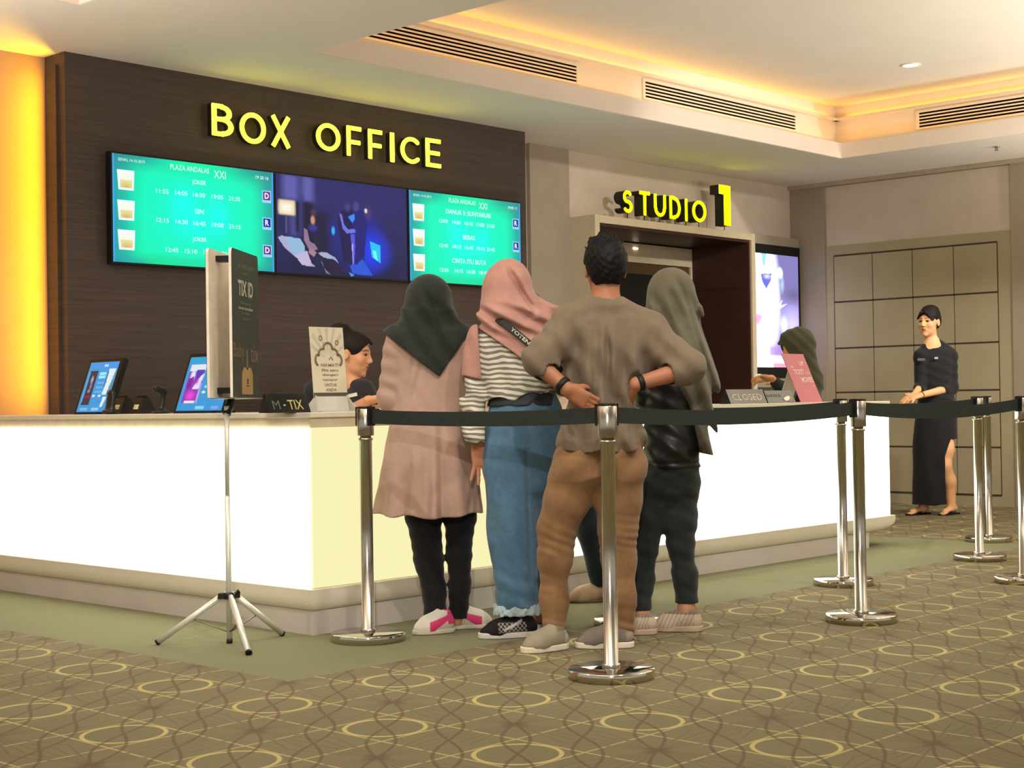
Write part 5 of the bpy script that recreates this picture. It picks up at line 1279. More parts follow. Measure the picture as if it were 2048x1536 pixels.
S = P.grid(915, 640, 1160, 905, -.2, .36, .0045)
S.loft([s_(655, 985, 1085, .08), s_(675, 955, 1118, .105), s_(710, 955, 1128, .12), s_(750, 962, 1128, .125), s_(785, 966, 1122, .128), s_(815, 968, 1120, .128)], .03)
S.cone(J(966, 692, .0), lel, .060, .055, .03); S.cone(lel, J(952, 872, -.03), .055, .058, .03); S.cone(J(1110, 690), rel_, .062, .056, .03); S.cone(rel_, rwr * .8 + rel_ * .2, .055, .048, .03)
def sf(x, y, z):
    return .006 * np.sin((x + .3 * z) * 70 + 2 * wob(x, y, z, 12, 1)) * np.clip((1.35 - z) / .1, 0, 1) + .007 * np.sin(z * 60 + x * 50) * (x < J(975, 0)[0]) * np.clip((1.15 - z) / .1, 0, 1) + .003 * wob(x, y, z, 45, 3)
S.disp(sf); zt_, xa = J(0, 798)[2], J(976, 0)[0]; zc2 = J(0, 884)[2]
cutfn(S, lambda x, y, z: np.where(x > xa - .012, zt_ - .012 + .020 * np.abs(np.sin((x - xa) * 26 + .4)) + .03 * np.clip((x - xa - .12) / .1, 0, 1), zc2 + .006 * np.sin(x * 120)) - z)
S.obj('top', STR, P.r)
PINK = fabric('dusty_rose_scarf', (180, 134, 122), .85, .06)
S = P.grid(915, 505, 1160, 765, -.24, .24, .0042)
S.ell(J(1014, 580, .01), (.101, .118, .125), .03, np.stack([unit((.96, 0, -.22)), np.array([0, 1., 0]), unit((.22, 0, .96))])); S.ell(J(1022, 622, -.005), (.10, .105, .075), .05)
S.cone(J(998, 628, -.035), J(1112, 655, -.03), .072, .055, .05, ((0, 1, 0), 1.15)); S.cone(J(1040, 610, -.03), J(1118, 640, .0), .05, .04, .04)
S.loft([s_(640, 978, 1100, .10), s_(660, 948, 1124, .122), s_(690, 944, 1138, .136), s_(740, 946, 1140, .140), s_(765, 948, 1140, .142)], .03)
xh = J(1014, 0)[0]; zhh = J(0, 580)[2]
def pfld(x, y, z):
    b = np.clip(-y / .04, 0, 1); q = x - xh; w_ = z - zhh
    f = 1.7 * b * (.016 * np.exp(-((q - .012 - .35 * np.clip(.10 - w_, 0, .2) ** 1.2 * 2.2) / .014) ** 2) * np.clip((.10 - w_) / .04, 0, 1) * np.clip((w_ + .13) / .04, 0, 1) - .014 * np.exp(-((q - .055 - .3 * np.clip(.10 - w_, 0, .3)) / .028) ** 2) * np.clip((.09 - w_) / .04, 0, 1) * np.clip((w_ + .17) / .04, 0, 1))
    g = b * (.015 * np.sin((w_ + q * .55) * 75 + 3 * wob(x, y, z, 10, 2)) * np.clip((-.06 - w_) / .04, 0, 1) * np.clip((w_ + .22) / .05, 0, 1))
    return f + g - .008 + .004 * wob(x, y, z, 26, 5)
S.disp(pfld); ga = halfline(J(1075, 742), J(945, 648)); cutfn(S, lambda x, y, z: ga(x, y, z)); zz0 = J(0, 752)[2]
S.ell(hp(0, .135, -.02), (.056, .06, .08), .01, HR_, 'sub')
S.obj('headscarf', PINK, P.r)
S = P.grid(915, 640, 985, 770, -.14, .14, .004); S.cone(J(962, 678, .0), J(951, 750, .004), .066, .062, .02); S.disp(lambda x, y, z: .003 * np.sin(x * 90 + z * 20)); xe = J(956, 0)[0]; zz1 = J(0, 757)[2]
ge = halfline(J(966, 760), J(958, 655)); S.D = S.D.copy(); cutfn(S, lambda x, y, z: (x - J(958, 0)[0] - .05 * (1.33 - z))); cutfn(S, lambda x, y, z: zz1 + .25 * (x - xe) * -1 - z); S.obj('scarf_end', PINK, P.r)
SP_ = [J(975, 640, -.02), J(986, 634, -.085), J(1003, 642, -.135), J(1026, 660, -.150), J(1055, 684, -.152), J(1090, 712, -.150), J(1125, 742, -.13)]
stp = ribbon('bag_strap', SP_, [np.array([-.7, -.7, .25])] + [np.array([-.1, -1, .25])] * 6, .027, .004, BLACKM, P.r)
mid_ = (SP_[3] + SP_[4]) / 2 + np.array([0, -.004, 0]); xd_ = unit(SP_[4] - SP_[3]); nn_ = unit(np.array([-.1, -1, .25]) - xd_ * (np.array([-.1, -1, .25]) @ xd_))
text('strap_print', 'YOTEN', mat('pale_strap_print', (196, 196, 176), .6), stp, mid_, xd_, np.cross(nn_, xd_), width=.10, height=.016, bold=.02)
S = P.grid(955, 780, 1140, 1225, -.20, .30, .005)
S.loft([s_(786, 984, 1108, .112), s_(815, 976, 1122, .125), s_(850, 972, 1128, .132), s_(900, 969, 1128, .130), s_(945, 967, 1126, .120), s_(980, 990, 1105, .095), s_(1005, 1020, 1080, .04)], .04)
def sd2(z, cx, w, ry, dy): return (J(0, z)[2], J(cx, z, dy)[0], dy, w, ry)
S.loft([sd2(862, 1020, .08, .10, .0), sd2(900, 1020, .112, .122, .0), sd2(950, 1020, .112, .118, .0), sd2(1000, 1022, .112, .112, -.005), sd2(1060, 1026, .108, .105, -.01), sd2(1130, 1031, .098, .096, -.015), sd2(1216, 1034, .094, .09, -.02)], .03)
S.loft([sd2(850, 1075, .07, .09, .03), sd2(890, 1076, .10, .118, .03), sd2(950, 1078, .10, .112, .045), sd2(1060, 1080, .085, .09, .10), sd2(1150, 1082, .075, .082, .13), sd2(1216, 1082, .07, .075, .14)], .02)
xs_ = J(1052, 0)[0]
S.disp(lambda x, y, z: .004 * np.sin(x * 55 + z * 14 + 2 * wob(x, y, z, 8, 1)) + .004 * wob(x, y, z, 18, 2) + .008 * np.exp(-((x - xs_ + .02 * (z - .6)) / .008) ** 2) * (z < .8) * (y < 0) + .003 * np.sin(z * 80 + 30 * x) * np.clip((.35 - z) / .1, 0, 1))
zc3 = J(0, 1212)[2]; cutfn(S, lambda x, y, z: zc3 - z); S.obj('jeans', fabric('mid_blue_denim', (84, 118, 146), .9, .12, 40, .35, 500), P.r)
S = P.grid(970, 1195, 1110, 1232, -.16, .26, .004); S.loft([sd2(1207, 1034, .096, .092, -.02), sd2(1216, 1034, .100, .096, -.02), sd2(1226, 1034, .099, .095, -.02)], .0); S.disp(lambda x, y, z: .005 * wob(x, y, z, 150, 1) + .003 * wob(x, y, z, 260, 2)); S.obj('frayed_hem', fabric('frayed_cotton', (176, 194, 200), .95), P.r)
S = P.grid(960, 778, 1135, 822, -.18, .18, .004); S.loft([s_(788, 982, 1112, .118), s_(800, 977, 1117, .123), s_(812, 974, 1122, .128)], .0); S.obj('belt', mat('navy_belt', (34, 38, 46), .6), P.r)
def checker_shoe(A, L, d, n):
    o = A(0, 0, 0)
    def f(V):
        u = (V - o) @ d / L; z = V[:, 2]; C = np.tile(np.array(lin((26, 23, 25))), (len(V), 1)); ck = ((np.floor(u * 26) + np.floor(z / .0095)) % 2 == 0) & (u > .2) & (u < .72) & (z < .068) & (z > .026)
        C[ck] = np.array(lin((158, 152, 150))); C[(np.abs(z - .05 + (u - .5) * .12) < .006) & (u > .28) & (u < .62)] = np.array(lin((200, 196, 190))); return C
    return f
shoe(P, P.floor(1066, -.03), P.floor(956, -.08), vmat('sneaker_canvas', 0, .7, .2), mat('white_rubber', (214, 206, 204), .5), .98, paint=checker_shoe, hgt=.085, laces=mat('white_lace', (236, 234, 230), .7), h=.0035)
shoe(P, P.floor(1100, .14), P.floor(1040, .22), vmat('sneaker_canvas', 0, .7, .2), mat('white_rubber', (214, 206, 204), .5), .95, paint=checker_shoe)
# ================================================================== the woman in the olive scarf and black jacket
P = Person(1335, 6.6, 'person in long olive headscarf, black leather jacket and skinny jeans'); J = P.J; s_ = P.sec
hc = J(1340, 597, .02); HR_ = frame((-.35, 1, -.1)); nk = J(1345, 660, .0)
lsh, lel, lwr = J(1302, 690), J(1292, 790, .02), J(1276, 798, .12)
rsh, rel_, rwr = J(1384, 692, .02), J(1384, 785, .06), J(1335, 800, .22)
lkn, lan, rkn, ran = J(1288, 1095, -.02), J(1284, 1225, -.08), J(1362, 1090, .0), J(1373, 1222, -.01)
S = P.grid(1235, 530, 1430, 1272, -.20, .40, .005); hp = head(S, hc, HR_, .92, False); S.cone(hp(0, -.02, -.04), nk, .05, .055, .02)
S.cone(nk, J(1346, 790, .02), .085, .095, .03, ((0, 1, 0), .8)); S.cone(J(1346, 790, .02), J(1342, 930, .02), .095, .10, .03, ((0, 1, 0), .8))
limb(S, [lsh, lel, lwr], [.042, .034, .023]); limb(S, [rsh, rel_, rwr], [.042, .034, .023])
limb(S, [J(1306, 980), J(1298, 1040), lkn, J(1284, 1160, -.05), lan, lan + np.array([0, 0, -.045])], [.062, .050, .036, .031, .031, .031]); limb(S, [J(1364, 975), J(1360, 1040), rkn, J(1370, 1150), ran, ran + np.array([0, 0, -.045])], [.062, .050, .038, .035, .034, .036])
hand(S, lwr, (-.2, .35, .25), (.2, -.6, .7), (.6, .3, .2), (.6, .6, .65, .7), .9, .05, (.6, .5, .5)); hand(S, rwr, (-.5, .8, .1), (-.4, 0, -1), (-.6, -.3, .2), k=.9)
S.obj('body', SKIN, P.r, skin_col((186, 134, 106), [(hp, .97)])); eyes(hp, .97, P.r)
S = P.grid(1250, 640, 1435, 945, -.2, .34, .005)
S.loft([s_(655, 1310, 1388, .08), s_(675, 1294, 1392, .10), s_(710, 1290, 1398, .115), s_(780, 1290, 1404, .12), s_(850, 1288, 1400, .12), s_(905, 1288, 1400, .124), s_(940, 1296, 1398, .122)], .03)
S.cone(J(1304, 690), lel, .062, .052, .03); S.cone(lel, lwr * .85 + lel * .15, .05, .042, .02); S.cone(J(1382, 692, .02), rel_, .060, .052, .03); S.cone(rel_, rwr * .85 + rel_ * .15, .05, .042, .02)
zj = J(0, 925)[2]
S.disp(lambda x, y, z: .004 * np.sin(z * 70 + x * 40 + 2 * wob(x, y, z, 10, 1)) + .003 * wob(x, y, z, 40, 2) + .005 * np.exp(-((z - zj) / .006) ** 2)); cutfn(S, lambda x, y, z: J(0, 936)[2] - z)
S.obj('jacket', mat('black_leather', (24, 25, 26), .38, spec=.5, var=.15, nscale=30, bump=.2, bscale=220), P.r)
S = P.grid(1280, 530, 1450, 915, -.24, .20, .0045)
S.ell(J(1342, 592, .01), (.099, .116, .118), .03); S.ell(J(1346, 632, .0), (.100, .10, .08), .05)
S.loft([s_(625, 1298, 1394, .10), s_(655, 1303, 1402, .115, -.01), s_(690, 1300, 1414, .132, -.012), s_(730, 1310, 1426, .136, -.012), s_(765, 1330, 1437, .13, -.02), s_(785, 1356, 1428, .11, -.04), s_(808, 1380, 1414, .07, -.06), s_(850, 1391, 1417, .05, -.06), s_(910, 1396, 1421, .045, -.06)], .03)
xo, zo = J(1342, 0)[0], J(0, 592)[2]
def of(x, y, z):
    b = np.clip(-y / .03, 0, 1); q = x - xo; w_ = zo - z; dn = np.clip((w_ + .02) / .10, 0, 1)
    return -.008 + 1.5 * b * (.010 * np.sin((q - .38 * w_) * 85 + 1.2) * dn + .013 * np.exp(-((q - .05 - .30 * np.clip(w_, -.1, 1)) / .013) ** 2) * np.clip((w_ + .09) / .05, 0, 1) - .010 * np.exp(-((q - .02 - .30 * np.clip(w_, -.1, 1)) / .02) ** 2) * np.clip((w_ + .07) / .05, 0, 1)) + .003 * wob(x, y, z, 30, 3)
S.disp(of); S.ell(hp(0, .135, -.02), (.056, .06, .08), .01, HR_, 'sub'); zt4 = J(0, 906)[2]; cutfn(S, lambda x, y, z: zt4 - .2 * (x - J(1396, 0)[0]) - z)
S.obj('headscarf', fabric('olive_scarf', (102, 96, 78), .85, .08), P.r)
S = P.grid(1245, 890, 1420, 1222, -.19, .17, .0048)
S.loft([s_(895, 1300, 1392, .112), s_(920, 1296, 1396, .116), s_(950, 1290, 1397, .113), s_(985, 1292, 1388, .10), s_(1005, 1315, 1360, .06)], .03)
limb(S, [J(1306, 980), J(1298, 1040), lkn, J(1284, 1160, -.05), J(1283, 1216, -.08)], [.078, .067, .054, .046, .042], .04); limb(S, [J(1364, 975), J(1360, 1040), rkn, J(1370, 1150), J(1373, 1208)], [.078, .068, .052, .049, .050], .04)
S.disp(lambda x, y, z: .0015 * np.sin(z * 95 + x * 45 + 3 * wob(x, y, z, 12, 1)) + .0022 * wob(x, y, z, 26, 2)); cutfn(S, lambda x, y, z: np.where(x < J(1325, 0)[0], J(0, 1214)[2], J(0, 1206)[2]) - z)
S.obj('jeans', fabric('black_green_denim', (38, 44, 42), .85, .1), P.r)
band(P, J(1346, 926, 0), J(1346, 932, 0), .10, BLACKM, 'waist_buckle', .004).scale = (1, 1, 1)
KN = fabric('beige_knit', (190, 168, 146), .9, .12); KS = mat('beige_sole', (186, 164, 140), .6)
def knit_paint(A, L, d, n):
    o = A(0, 0, 0); b_ = np.array(lin((196, 176, 156)))
    def f(V):
        u = (V - o) @ d / L; z = V[:, 2]; C = np.tile(b_, (len(V), 1)); s_ = np.sin(u * 70 + z * 160) > .35
        C[s_ & (u > .1)] *= .72; C[z > .076] *= .5; return C
    return f
KN = vmat('knit_upper', 0, .9, .1)
shoe(P, P.floor(1300, -.08), P.floor(1228, -.07), KN, KS, .95, paint=knit_paint, h=.0035); shoe(P, P.floor(1394, -.02), P.floor(1303, .02), KN, KS, .95, paint=knit_paint, h=.0035, laces=mat('brown_lace', (110, 88, 74), .8))
# her phone
pp = lwr + unit((-.2, .35, .25)) * .09 + np.array([0, -.01, .03]); w0 = P.o + R0 * pp[0] + F0 * pp[1] + U0 * pp[2]
fo = empty('phone', w0, 'lit phone held by the woman in the olive headscarf', 'phone', rot=(math.radians(-20), 0, _a - PI / 2))
MB().box((-.036, -.004, -.07), (.036, .004, .07), .003).build('case', BLACKM, fo); MB().box((-.033, -.0052, -.065), (.033, -.0042, .065)).build('display', emat('phone_display', (255, 226, 150), 1.6), fo)

# ================================================================== the customer leaning on the counter, mostly hidden
P = Person(1130, 7.6, 'person with black headscarf leaning on the counter behind the pink headscarf'); J = P.J; s_ = P.sec
hc = J(1022, 596, .0); HR_ = frame((-.5, .8, -.2)); nk = J(1040, 655, .0)
lsh, lel, lwr = J(1010, 690, .08), J(985, 770, .20), J(960, 808, .30)
rsh, rel_, rwr = J(1092, 664, -.06), J(1120, 770, .02), J(1060, 800, .20)
hipc = J(1150, 880, .02); kn1, an1 = J(1176, 1056, .0), J(1202, 1172, .0); kn2, an2 = J(1225, 1050, .1), J(1230, 1170, .12)
S = P.grid(930, 530, 1260, 1215, -.22, .50, .006); hp = head(S, hc, HR_, .92, False); S.cone(hp(0, -.02, -.04), nk, .05, .055, .02); S.cone(nk, hipc, .10, .12, .03, ((0, 1, 0), .8))
limb(S, [lsh, lel, lwr], [.042, .034, .024]); limb(S, [rsh, rel_, rwr], [.042, .034, .024]); limb(S, [hipc, kn1, an1, J(1185, 1188, -.01)], [.08, .05, .034, .03]); limb(S, [hipc, kn2, an2, J(1225, 1188, .1)], [.08, .05, .034, .03])
hand(S, lwr, (-.4, .9, 0), (0, 0, -1), (.9, .3, 0), k=.9); hand(S, rwr, (-.6, .8, 0), (0, 0, -1), (-.7, -.5, 0), k=.9)
S.obj('body', SKIN, P.r, skin_col((212, 160, 130), [(hp, .97)])); eyes(hp, .97, P.r)
S = P.grid(960, 630, 1230, 930, -.22, .36, .006); S.cone(nk + np.array([0, 0, -.03]), J(1095, 770, .01), .105, .12, .04, ((0, 1, 0), .85)); S.cone(J(1095, 770, .01), hipc, .12, .135, .04, ((0, 1, 0), .85)); S.cone(nk, rsh, .06, .068, .03); S.cone(nk, lsh, .06, .068, .03)
S.cone(rsh, rel_, .066, .054, .03); S.cone(rel_, rwr * .85 + rel_ * .15, .052, .044, .02); S.cone(lsh, lel, .066, .054, .03); S.cone(lel, lwr * .85 + lel * .15, .052, .044, .02)
S.disp(lambda x, y, z: .004 * wob(x, y, z, 30, 1) + .003 * np.sin(z * 60 + x * 40)); S.obj('blouse', fabric('cream_pink_cotton', (232, 204, 184), .8), P.r)
S = P.grid(960, 535, 1100, 680, -.18, .2, .0055); S.ell(J(1022, 598, .0), (.122, .125, .128), .03); S.cone(J(1030, 640), J(1048, 668), .10, .09, .04); S.cone(J(1070, 600, 0), J(1086, 630, 0), .03, .02, .03); S.disp(lambda x, y, z: .004 * wob(x, y, z, 30, 1)); S.ell(hp(0, .12, -.01), (.06, .07, .085), .01, HR_, 'sub'); S.obj('headscarf', fabric('black_scarf', (28, 27, 28), .8), P.r)
S = P.grid(1090, 860, 1280, 1185, -.2, .26, .0055); S.cone(J(1150, 875, .02), hipc + np.array([0, 0, -.05]), .135, .125, .03); limb(S, [hipc + np.array([.0, 0, -.06]), kn1, an1], [.09, .060, .046]); limb(S, [hipc + np.array([.04, 0.02, -.06]), kn2, an2], [.09, .058, .046])
S.disp(lambda x, y, z: .003 * wob(x, y, z, 40, 1)); cutfn(S, lambda x, y, z: .075 - z); S.obj('jeans', fabric('navy_denim', (34, 42, 50), .85), P.r)
BF = mat('tan_flat', (168, 140, 112), .6); shoe(P, P.floor(1205, .0), P.floor(1136, -.02), BF, mat('brown_sole', (96, 78, 56), .7), .95, hgt=.05, sole_t=.014); shoe(P, P.floor(1245, .12), P.floor(1180, .12), BF, mat('brown_sole', (96, 78, 56), .7), .95, hgt=.05, sole_t=.014)

# ================================================================== cashier
P = Person(690, 7.95, 'person in black uniform with dark hair bun writing behind the counter'); J = P.J; s_ = P.sec
hc = J(705, 709, .0); HR_ = frame((.96, -.22, -.16)); nk = J(690, 768, .02)
rsh, rel_, rwr = J(725, 786, -.08), J(696, 828, -.20), J(738, 800, -.40)
lsh, lel, lwr = J(640, 785, .06), J(660, 880, .06), J(735, 815, -.02)
hip = J(672, 1000, .06); S = P.grid(600, 640, 790, 1225, -.62, .25, .005); hp = head(S, hc, HR_, .98, True)
S.cone(hp(0, -.02, -.04), nk, .045, .05, .02); S.cone(nk, J(680, 880, .03), .08, .10, .03, ((0, 1, 0), .85)); S.cone(J(680, 880, .03), hip, .10, .11, .03)
limb(S, [nk, rsh, rel_, rwr], [.05, .044, .038, .024]); limb(S, [nk, lsh, lel, lwr], [.05, .044, .036, .024])
for dx, dy in ((-.08, .0), (.08, .0)):
    b = hip + np.array([dx, dy, 0]); limb(S, [b, b + np.array([.03, -.02, -.40]), np.array([b[0], b[1] + .02, .05]), np.array([b[0], b[1] - .10, .035])], [.085, .055, .036, .034])
tp = hand(S, rwr, (.75, -.35, .10), (.1, -.3, -1), (-.2, 1, -.1), (.45, .55, .65, .75), .92, .04, (.8, .35, -.35)); hand(S, lwr, (.8, -.4, 0), (0, 0, -1), (-.3, -.8, 0), k=.9)
S.obj('body', SKIN, P.r, skin_col((226, 164, 126), [(hp, .98)], (160, 62, 56))); eyes(hp, .98, P.r); Q = hp
S = P.grid(640, 630, 750, 760, -.16, .16, .0035)
S.ell(Q(0, -.012, .042), (.081, .106, .085), .01, HR_); S.ell(Q(0, -.06, .0), (.07, .05, .06), .03, HR_); S.ell(J(680, 662, .0), (.060, .055, .045), .02); S.ell(J(664, 668, 0), (.03, .03, .03), .02)
S.ell(Q(0, .125, -.022), (.085, .095, .094), .012, HR_, 'sub')
for sx in (-1, 1): S.ell(Q(sx * .085, .0, -.014), (.022, .026, .036), .006, HR_, 'sub')
S.cone(Q(.01, .075, .088), Q(-.03, .090, .066), .012, .008, .012)
S.disp(lambda x, y, z: .0008 * np.sin(x * 260 - z * 420) + .001 * wob(x, y, z, 90, 1)); S.obj('hair', hairmat('dark_brown_hair', (34, 27, 25)), P.r)
S = P.grid(595, 750, 770, 1010, -.46, .24, .005)
S.cone(J(690, 778, .02), J(682, 880, .03), .095, .115, .04, ((0, 1, 0), .9)); S.cone(J(682, 880, .03), hip, .115, .12, .03); S.cone(nk + np.array([0, 0, -.01]), rsh, .055, .066, .03); S.cone(nk + np.array([0, 0, -.01]), lsh, .055, .068, .03)
S.cone(rsh, rsh * .35 + rel_ * .65, .068, .062, .03); S.cone(lsh, lel, .066, .056, .03); S.cone(J(640, 790, .04), J(660, 860, .04), .09, .1, .03)
S.cone(hp(0, -.02, -.04), J(697, 772, -.03), .05, .058, .006, op='sub'); S.cone(J(700, 762, -.06), J(704, 776, -.10), .04, .012, .01, op='sub')
S.disp(lambda x, y, z: .0035 * wob(x, y, z, 28, 1) + .003 * np.sin(z * 70 + x * 45)); UNI = fabric('charcoal_uniform', (44, 44, 48), .8, .08); S.obj('uniform', UNI, P.r)
S = P.grid(620, 980, 740, 1225, -.2, .3, .008)
for dx in (-.08, .08):
    b = hip + np.array([dx, 0, 0]); limb(S, [b, b + np.array([.03, -.02, -.40]), np.array([b[0], b[1] + .02, .07])], [.11, .075, .06])
cutfn(S, lambda x, y, z: .06 - z); S.obj('trousers', UNI, P.r)
for dx in (-.08, .08):
    b = hip + np.array([dx, 0, 0]); shoe(P, b * np.array([1, 1, 0]) + np.array([0, .06, 0]), b * np.array([1, 1, 0]) + np.array([0, -.17, 0]), BLACKM, BLACKM, .9, h=.006)
tg_ = J(705, 790, -.20); ribbon('name_tag', [tg_ + np.array([-.024, 0, -.006]), tg_ + np.array([.024, -.006, .004])], np.array([.1, -1, .1]), .018, .003, mat('white_tag', (226, 222, 210), .5), P.r)
pn = np.array(tp[0]); w0 = P.o + R0 * pn[0] + F0 * pn[1] + U0 * pn[2]
pe = empty('pen', w0, 'thin white pen in the hand of the cashier with the bun', 'pen', rz=_a - PI / 2)
MB().tube([(-.01, .0, -.035), (.0, .0, -.03)], [.001, .0035], 10).build('tip', BLACKM, pe); MB().tube([(0, 0, -.03), (.03, 0, .085)], .0038, 10).build('barrel', mat('white_pen', (232, 226, 214), .4), pe)

# ================================================================== second clerk with dark green headscarf
P = Person(1600, 11.0, 'person in dark green headscarf working behind the pink ticket sign'); J = P.J; s_ = P.sec
hc = J(1590, 694, .0); HR_ = frame((-.93, -.25, -.30)); nk = J(1604, 735, .0)
rsh, rel_, rwr = J(1628, 755, .06), J(1600, 800, .10), J(1548, 760, -.02); lsh, lel, lwr = J(1590, 758, -.10), J(1574, 792, -.18), J(1543, 756, -.24); hip = J(1612, 900, .02)
S = P.grid(1505, 645, 1665, 1075, -.50, .3, .006); hp = head(S, hc, HR_, .92, False); S.cone(hp(0, -.02, -.04), nk, .05, .055, .02); S.cone(nk, hip, .09, .11, .03)
limb(S, [nk, rsh, rel_, rwr], [.05, .044, .036, .024]); limb(S, [nk, lsh, lel, lwr], [.05, .044, .036, .024])
for dx in (-.08, .08):
    b = hip + np.array([dx, 0, 0]); limb(S, [b, np.array([b[0], b[1], .48]), np.array([b[0], b[1] + .02, .05]), np.array([b[0], b[1] - .1, .035])], [.085, .055, .036, .034])
hand(S, lwr, (-.9, -.1, .15), (0, -.2, -1), (-.2, 1, 0), (.5, .5, .6, .6), .95); hand(S, rwr, (-.9, -.1, .1), (0, .2, -1), (-.2, -1, 0), (.4, .5, .5, .6), .95)
S.obj('body', SKIN, P.r, skin_col((196, 136, 88), [(hp, .97)])); eyes(hp, .97, P.r)
S = P.grid(1545, 645, 1660, 790, -.2, .2, .005); S.ell(J(1597, 688, .0), (.112, .130, .126), .02, HR_); S.cone(J(1602, 720), J(1612, 765), .105, .13, .05); S.cone(hp(0, .045, .09), hp(0, .115, .065), .045, .010, .03); S.ell(hp(0, .118, -.025), (.056, .06, .078), .01, HR_, 'sub')
S.disp(lambda x, y, z: .004 * wob(x, y, z, 26, 1) + .003 * np.sin((x + z) * 70)); S.obj('headscarf', fabric('dark_green_scarf', (54, 54, 34), .85), P.r)
S = P.grid(1530, 735, 1670, 910, -.36, .3, .006); S.cone(J(1606, 760), J(1610, 830), .12, .125, .04); S.cone(J(1610, 830), hip, .125, .13, .03); S.cone(rsh, rel_, .066, .055, .03); S.cone(lsh, lel, .066, .055, .03); S.cone(lel, lel * .3 + lwr * .7, .052, .042, .02); S.cone(rel_, rel_ * .3 + rwr * .7, .052, .042, .02)
S.disp(lambda x, y, z: .004 * wob(x, y, z, 30, 2)); S.obj('uniform', fabric('black_uniform', (34, 34, 34), .8), P.r)
S = P.grid(1560, 890, 1670, 1075, -.2, .3, .008)
for dx in (-.08, .08):
    b = hip + np.array([dx, 0, 0]); limb(S, [b, np.array([b[0], b[1], .48]), np.array([b[0], b[1] + .02, .07])], [.11, .075, .06])
cutfn(S, lambda x, y, z: .06 - z); S.obj('trousers', fabric('black_uniform', (34, 34, 34), .8), P.r)
for dx in (-.08, .08):
    b = hip * np.array([1, 1, 0]) + np.array([dx, 0, 0]); shoe(P, b + np.array([0, .06, 0]), b + np.array([0, -.17, 0]), BLACKM, BLACKM, .9, h=.006)
pn = lwr + np.array([-.10, -.01, .012]); w0 = P.o + R0 * pn[0] + F0 * pn[1] + U0 * pn[2]
tk = empty('ticket_roll', w0, 'small whitish roll of tickets in the hands of the clerk in green', 'paper')
MB().lathe([(0, -.018), (.024, -.018), (.024, .018), (0, .018)], seg=24).build('roll', mat('white_paper', (245, 242, 232), .7), tk); MB().lathe([(0, -.0185), (.007, -.0185), (.007, .0185), (0, .0185)], seg=16).build('core', BLACKM, tk)

# ================================================================== usher in the black dress
P = Person(1868, 12.8, 'person in black dress with side slit and sandals standing by the right wall', ); J = P.J; s_ = P.sec
hc = J(1858, 645, .0); HR_ = frame((-.68, -.73, -.02)); nk = J(1864, 692, .0); KH = 1.06
ish, iel, iwr = J(1841, 712, -.03), J(1842, 772, -.05), J(1828, 790, -.20)         # arm nearer the counter
osh, oel, owr = J(1900, 712, .03), J(1903, 776, .0), J(1840, 791, -.24)
hipL, knL, anL = J(1850, 845, .02), J(1846, 930, .0), J(1846, 1017, .05)
hipR, knR, anR = J(1886, 845, -.01), J(1888, 930, -.07), J(1903, 1014, -.03)
S = P.grid(1795, 605, 1930, 1050, -.48, .26, .0045); hp = head(S, hc, HR_, KH)
S.cone(hp(0, -.018, -.05), nk, .046, .050, .02); S.cone(nk, J(1868, 760, .0), .08, .095, .03, ((0, 1, 0), .8)); S.cone(J(1868, 760, .0), J(1868, 850, .0), .09, .12, .03, ((0, 1, 0), .8)); S.cone(nk, ish, .045, .045, .03); S.cone(nk, osh, .045, .045, .03)
limb(S, [ish, iel, iwr], [.044, .036, .024]); limb(S, [osh, oel, owr], [.046, .038, .025])
limb(S, [hipL, knL, J(1848, 965, .04), anL], [.085, .056, .052, .034]); limb(S, [hipR, J(1890, 900, -.05), knR, J(1898, 962, -.04), anR], [.088, .074, .058, .055, .036])
for an, tx, dyt in ((anL, 1818, -.06), (anR, 1884, -.12)):
    toe = J(tx, 1000, dyt); a0 = np.array([an[0] + .02, an[1] + .02, .055]); t0 = np.array([toe[0], toe[1], .022]); S.cone(an, a0, .034, .032, .02); S.cone(a0, t0 * .75 + a0 * .25, .032, .028, .02, ((0, 0, 1), .8))
    dd = unit(t0 - a0); nn = np.array([-dd[1], dd[0], 0])
    for q, l in ((-.022, .035), (-.009, .042), (.003, .045), (.014, .043), (.024, .040)):
        b0 = t0 * .8 + a0 * .2 + nn * q * .9; b0[2] = .020; S.cone(b0, b0 + dd * l, .009, .008, .006)
hand(S, iwr, (-.75, -.2, -.30), (.3, .2, -.9), (-.3, -.9, .2), (.35, .4, .45, .5), 1.0, .06); hand(S, owr, (-.92, -.1, -.22), (0, .3, -.95), (-.2, .8, .3), (.25, .35, .4, .45), 1.0, .05, (.6, .4, -.2))
S.obj('body', SKIN, P.r, skin_col((238, 182, 134), [(hp, KH)], (168, 84, 72))); eyes(hp, KH, P.r); Q = hp
S = P.grid(1825, 600, 1895, 680, -.16, .18, .0035)
S.ell(Q(0, -.018, .042), np.array((.080, .099, .086)) * KH, .01, HR_); S.ell(Q(0, -.06, .0), np.array((.066, .05, .06)) * KH, .03, HR_); S.ell(Q(0.0, -.03, .095), np.array((.062, .070, .045)), .03, HR_); S.ell(Q(0, .135, -.028), np.array((.078, .100, .098)) * KH, .012, HR_, 'sub')
S.cone(Q(-.02, .086, .078), Q(-.066, .060, .02), .014, .010, .012); S.cone(Q(.02, .086, .078), Q(.070, .045, .035), .014, .010, .012)
for sx in (-1, 1): S.ell(Q(sx * .09, .0, -.016), (.024, .028, .038), .006, HR_, 'sub')
S.disp(lambda x, y, z: .0015 * np.sin((x - y) * 300 + z * 80)); S.obj('hair', hairmat('dark_brown_hair', (34, 27, 25)), P.r)
S = P.grid(1815, 670, 1925, 800, -.22, .22, .0045)
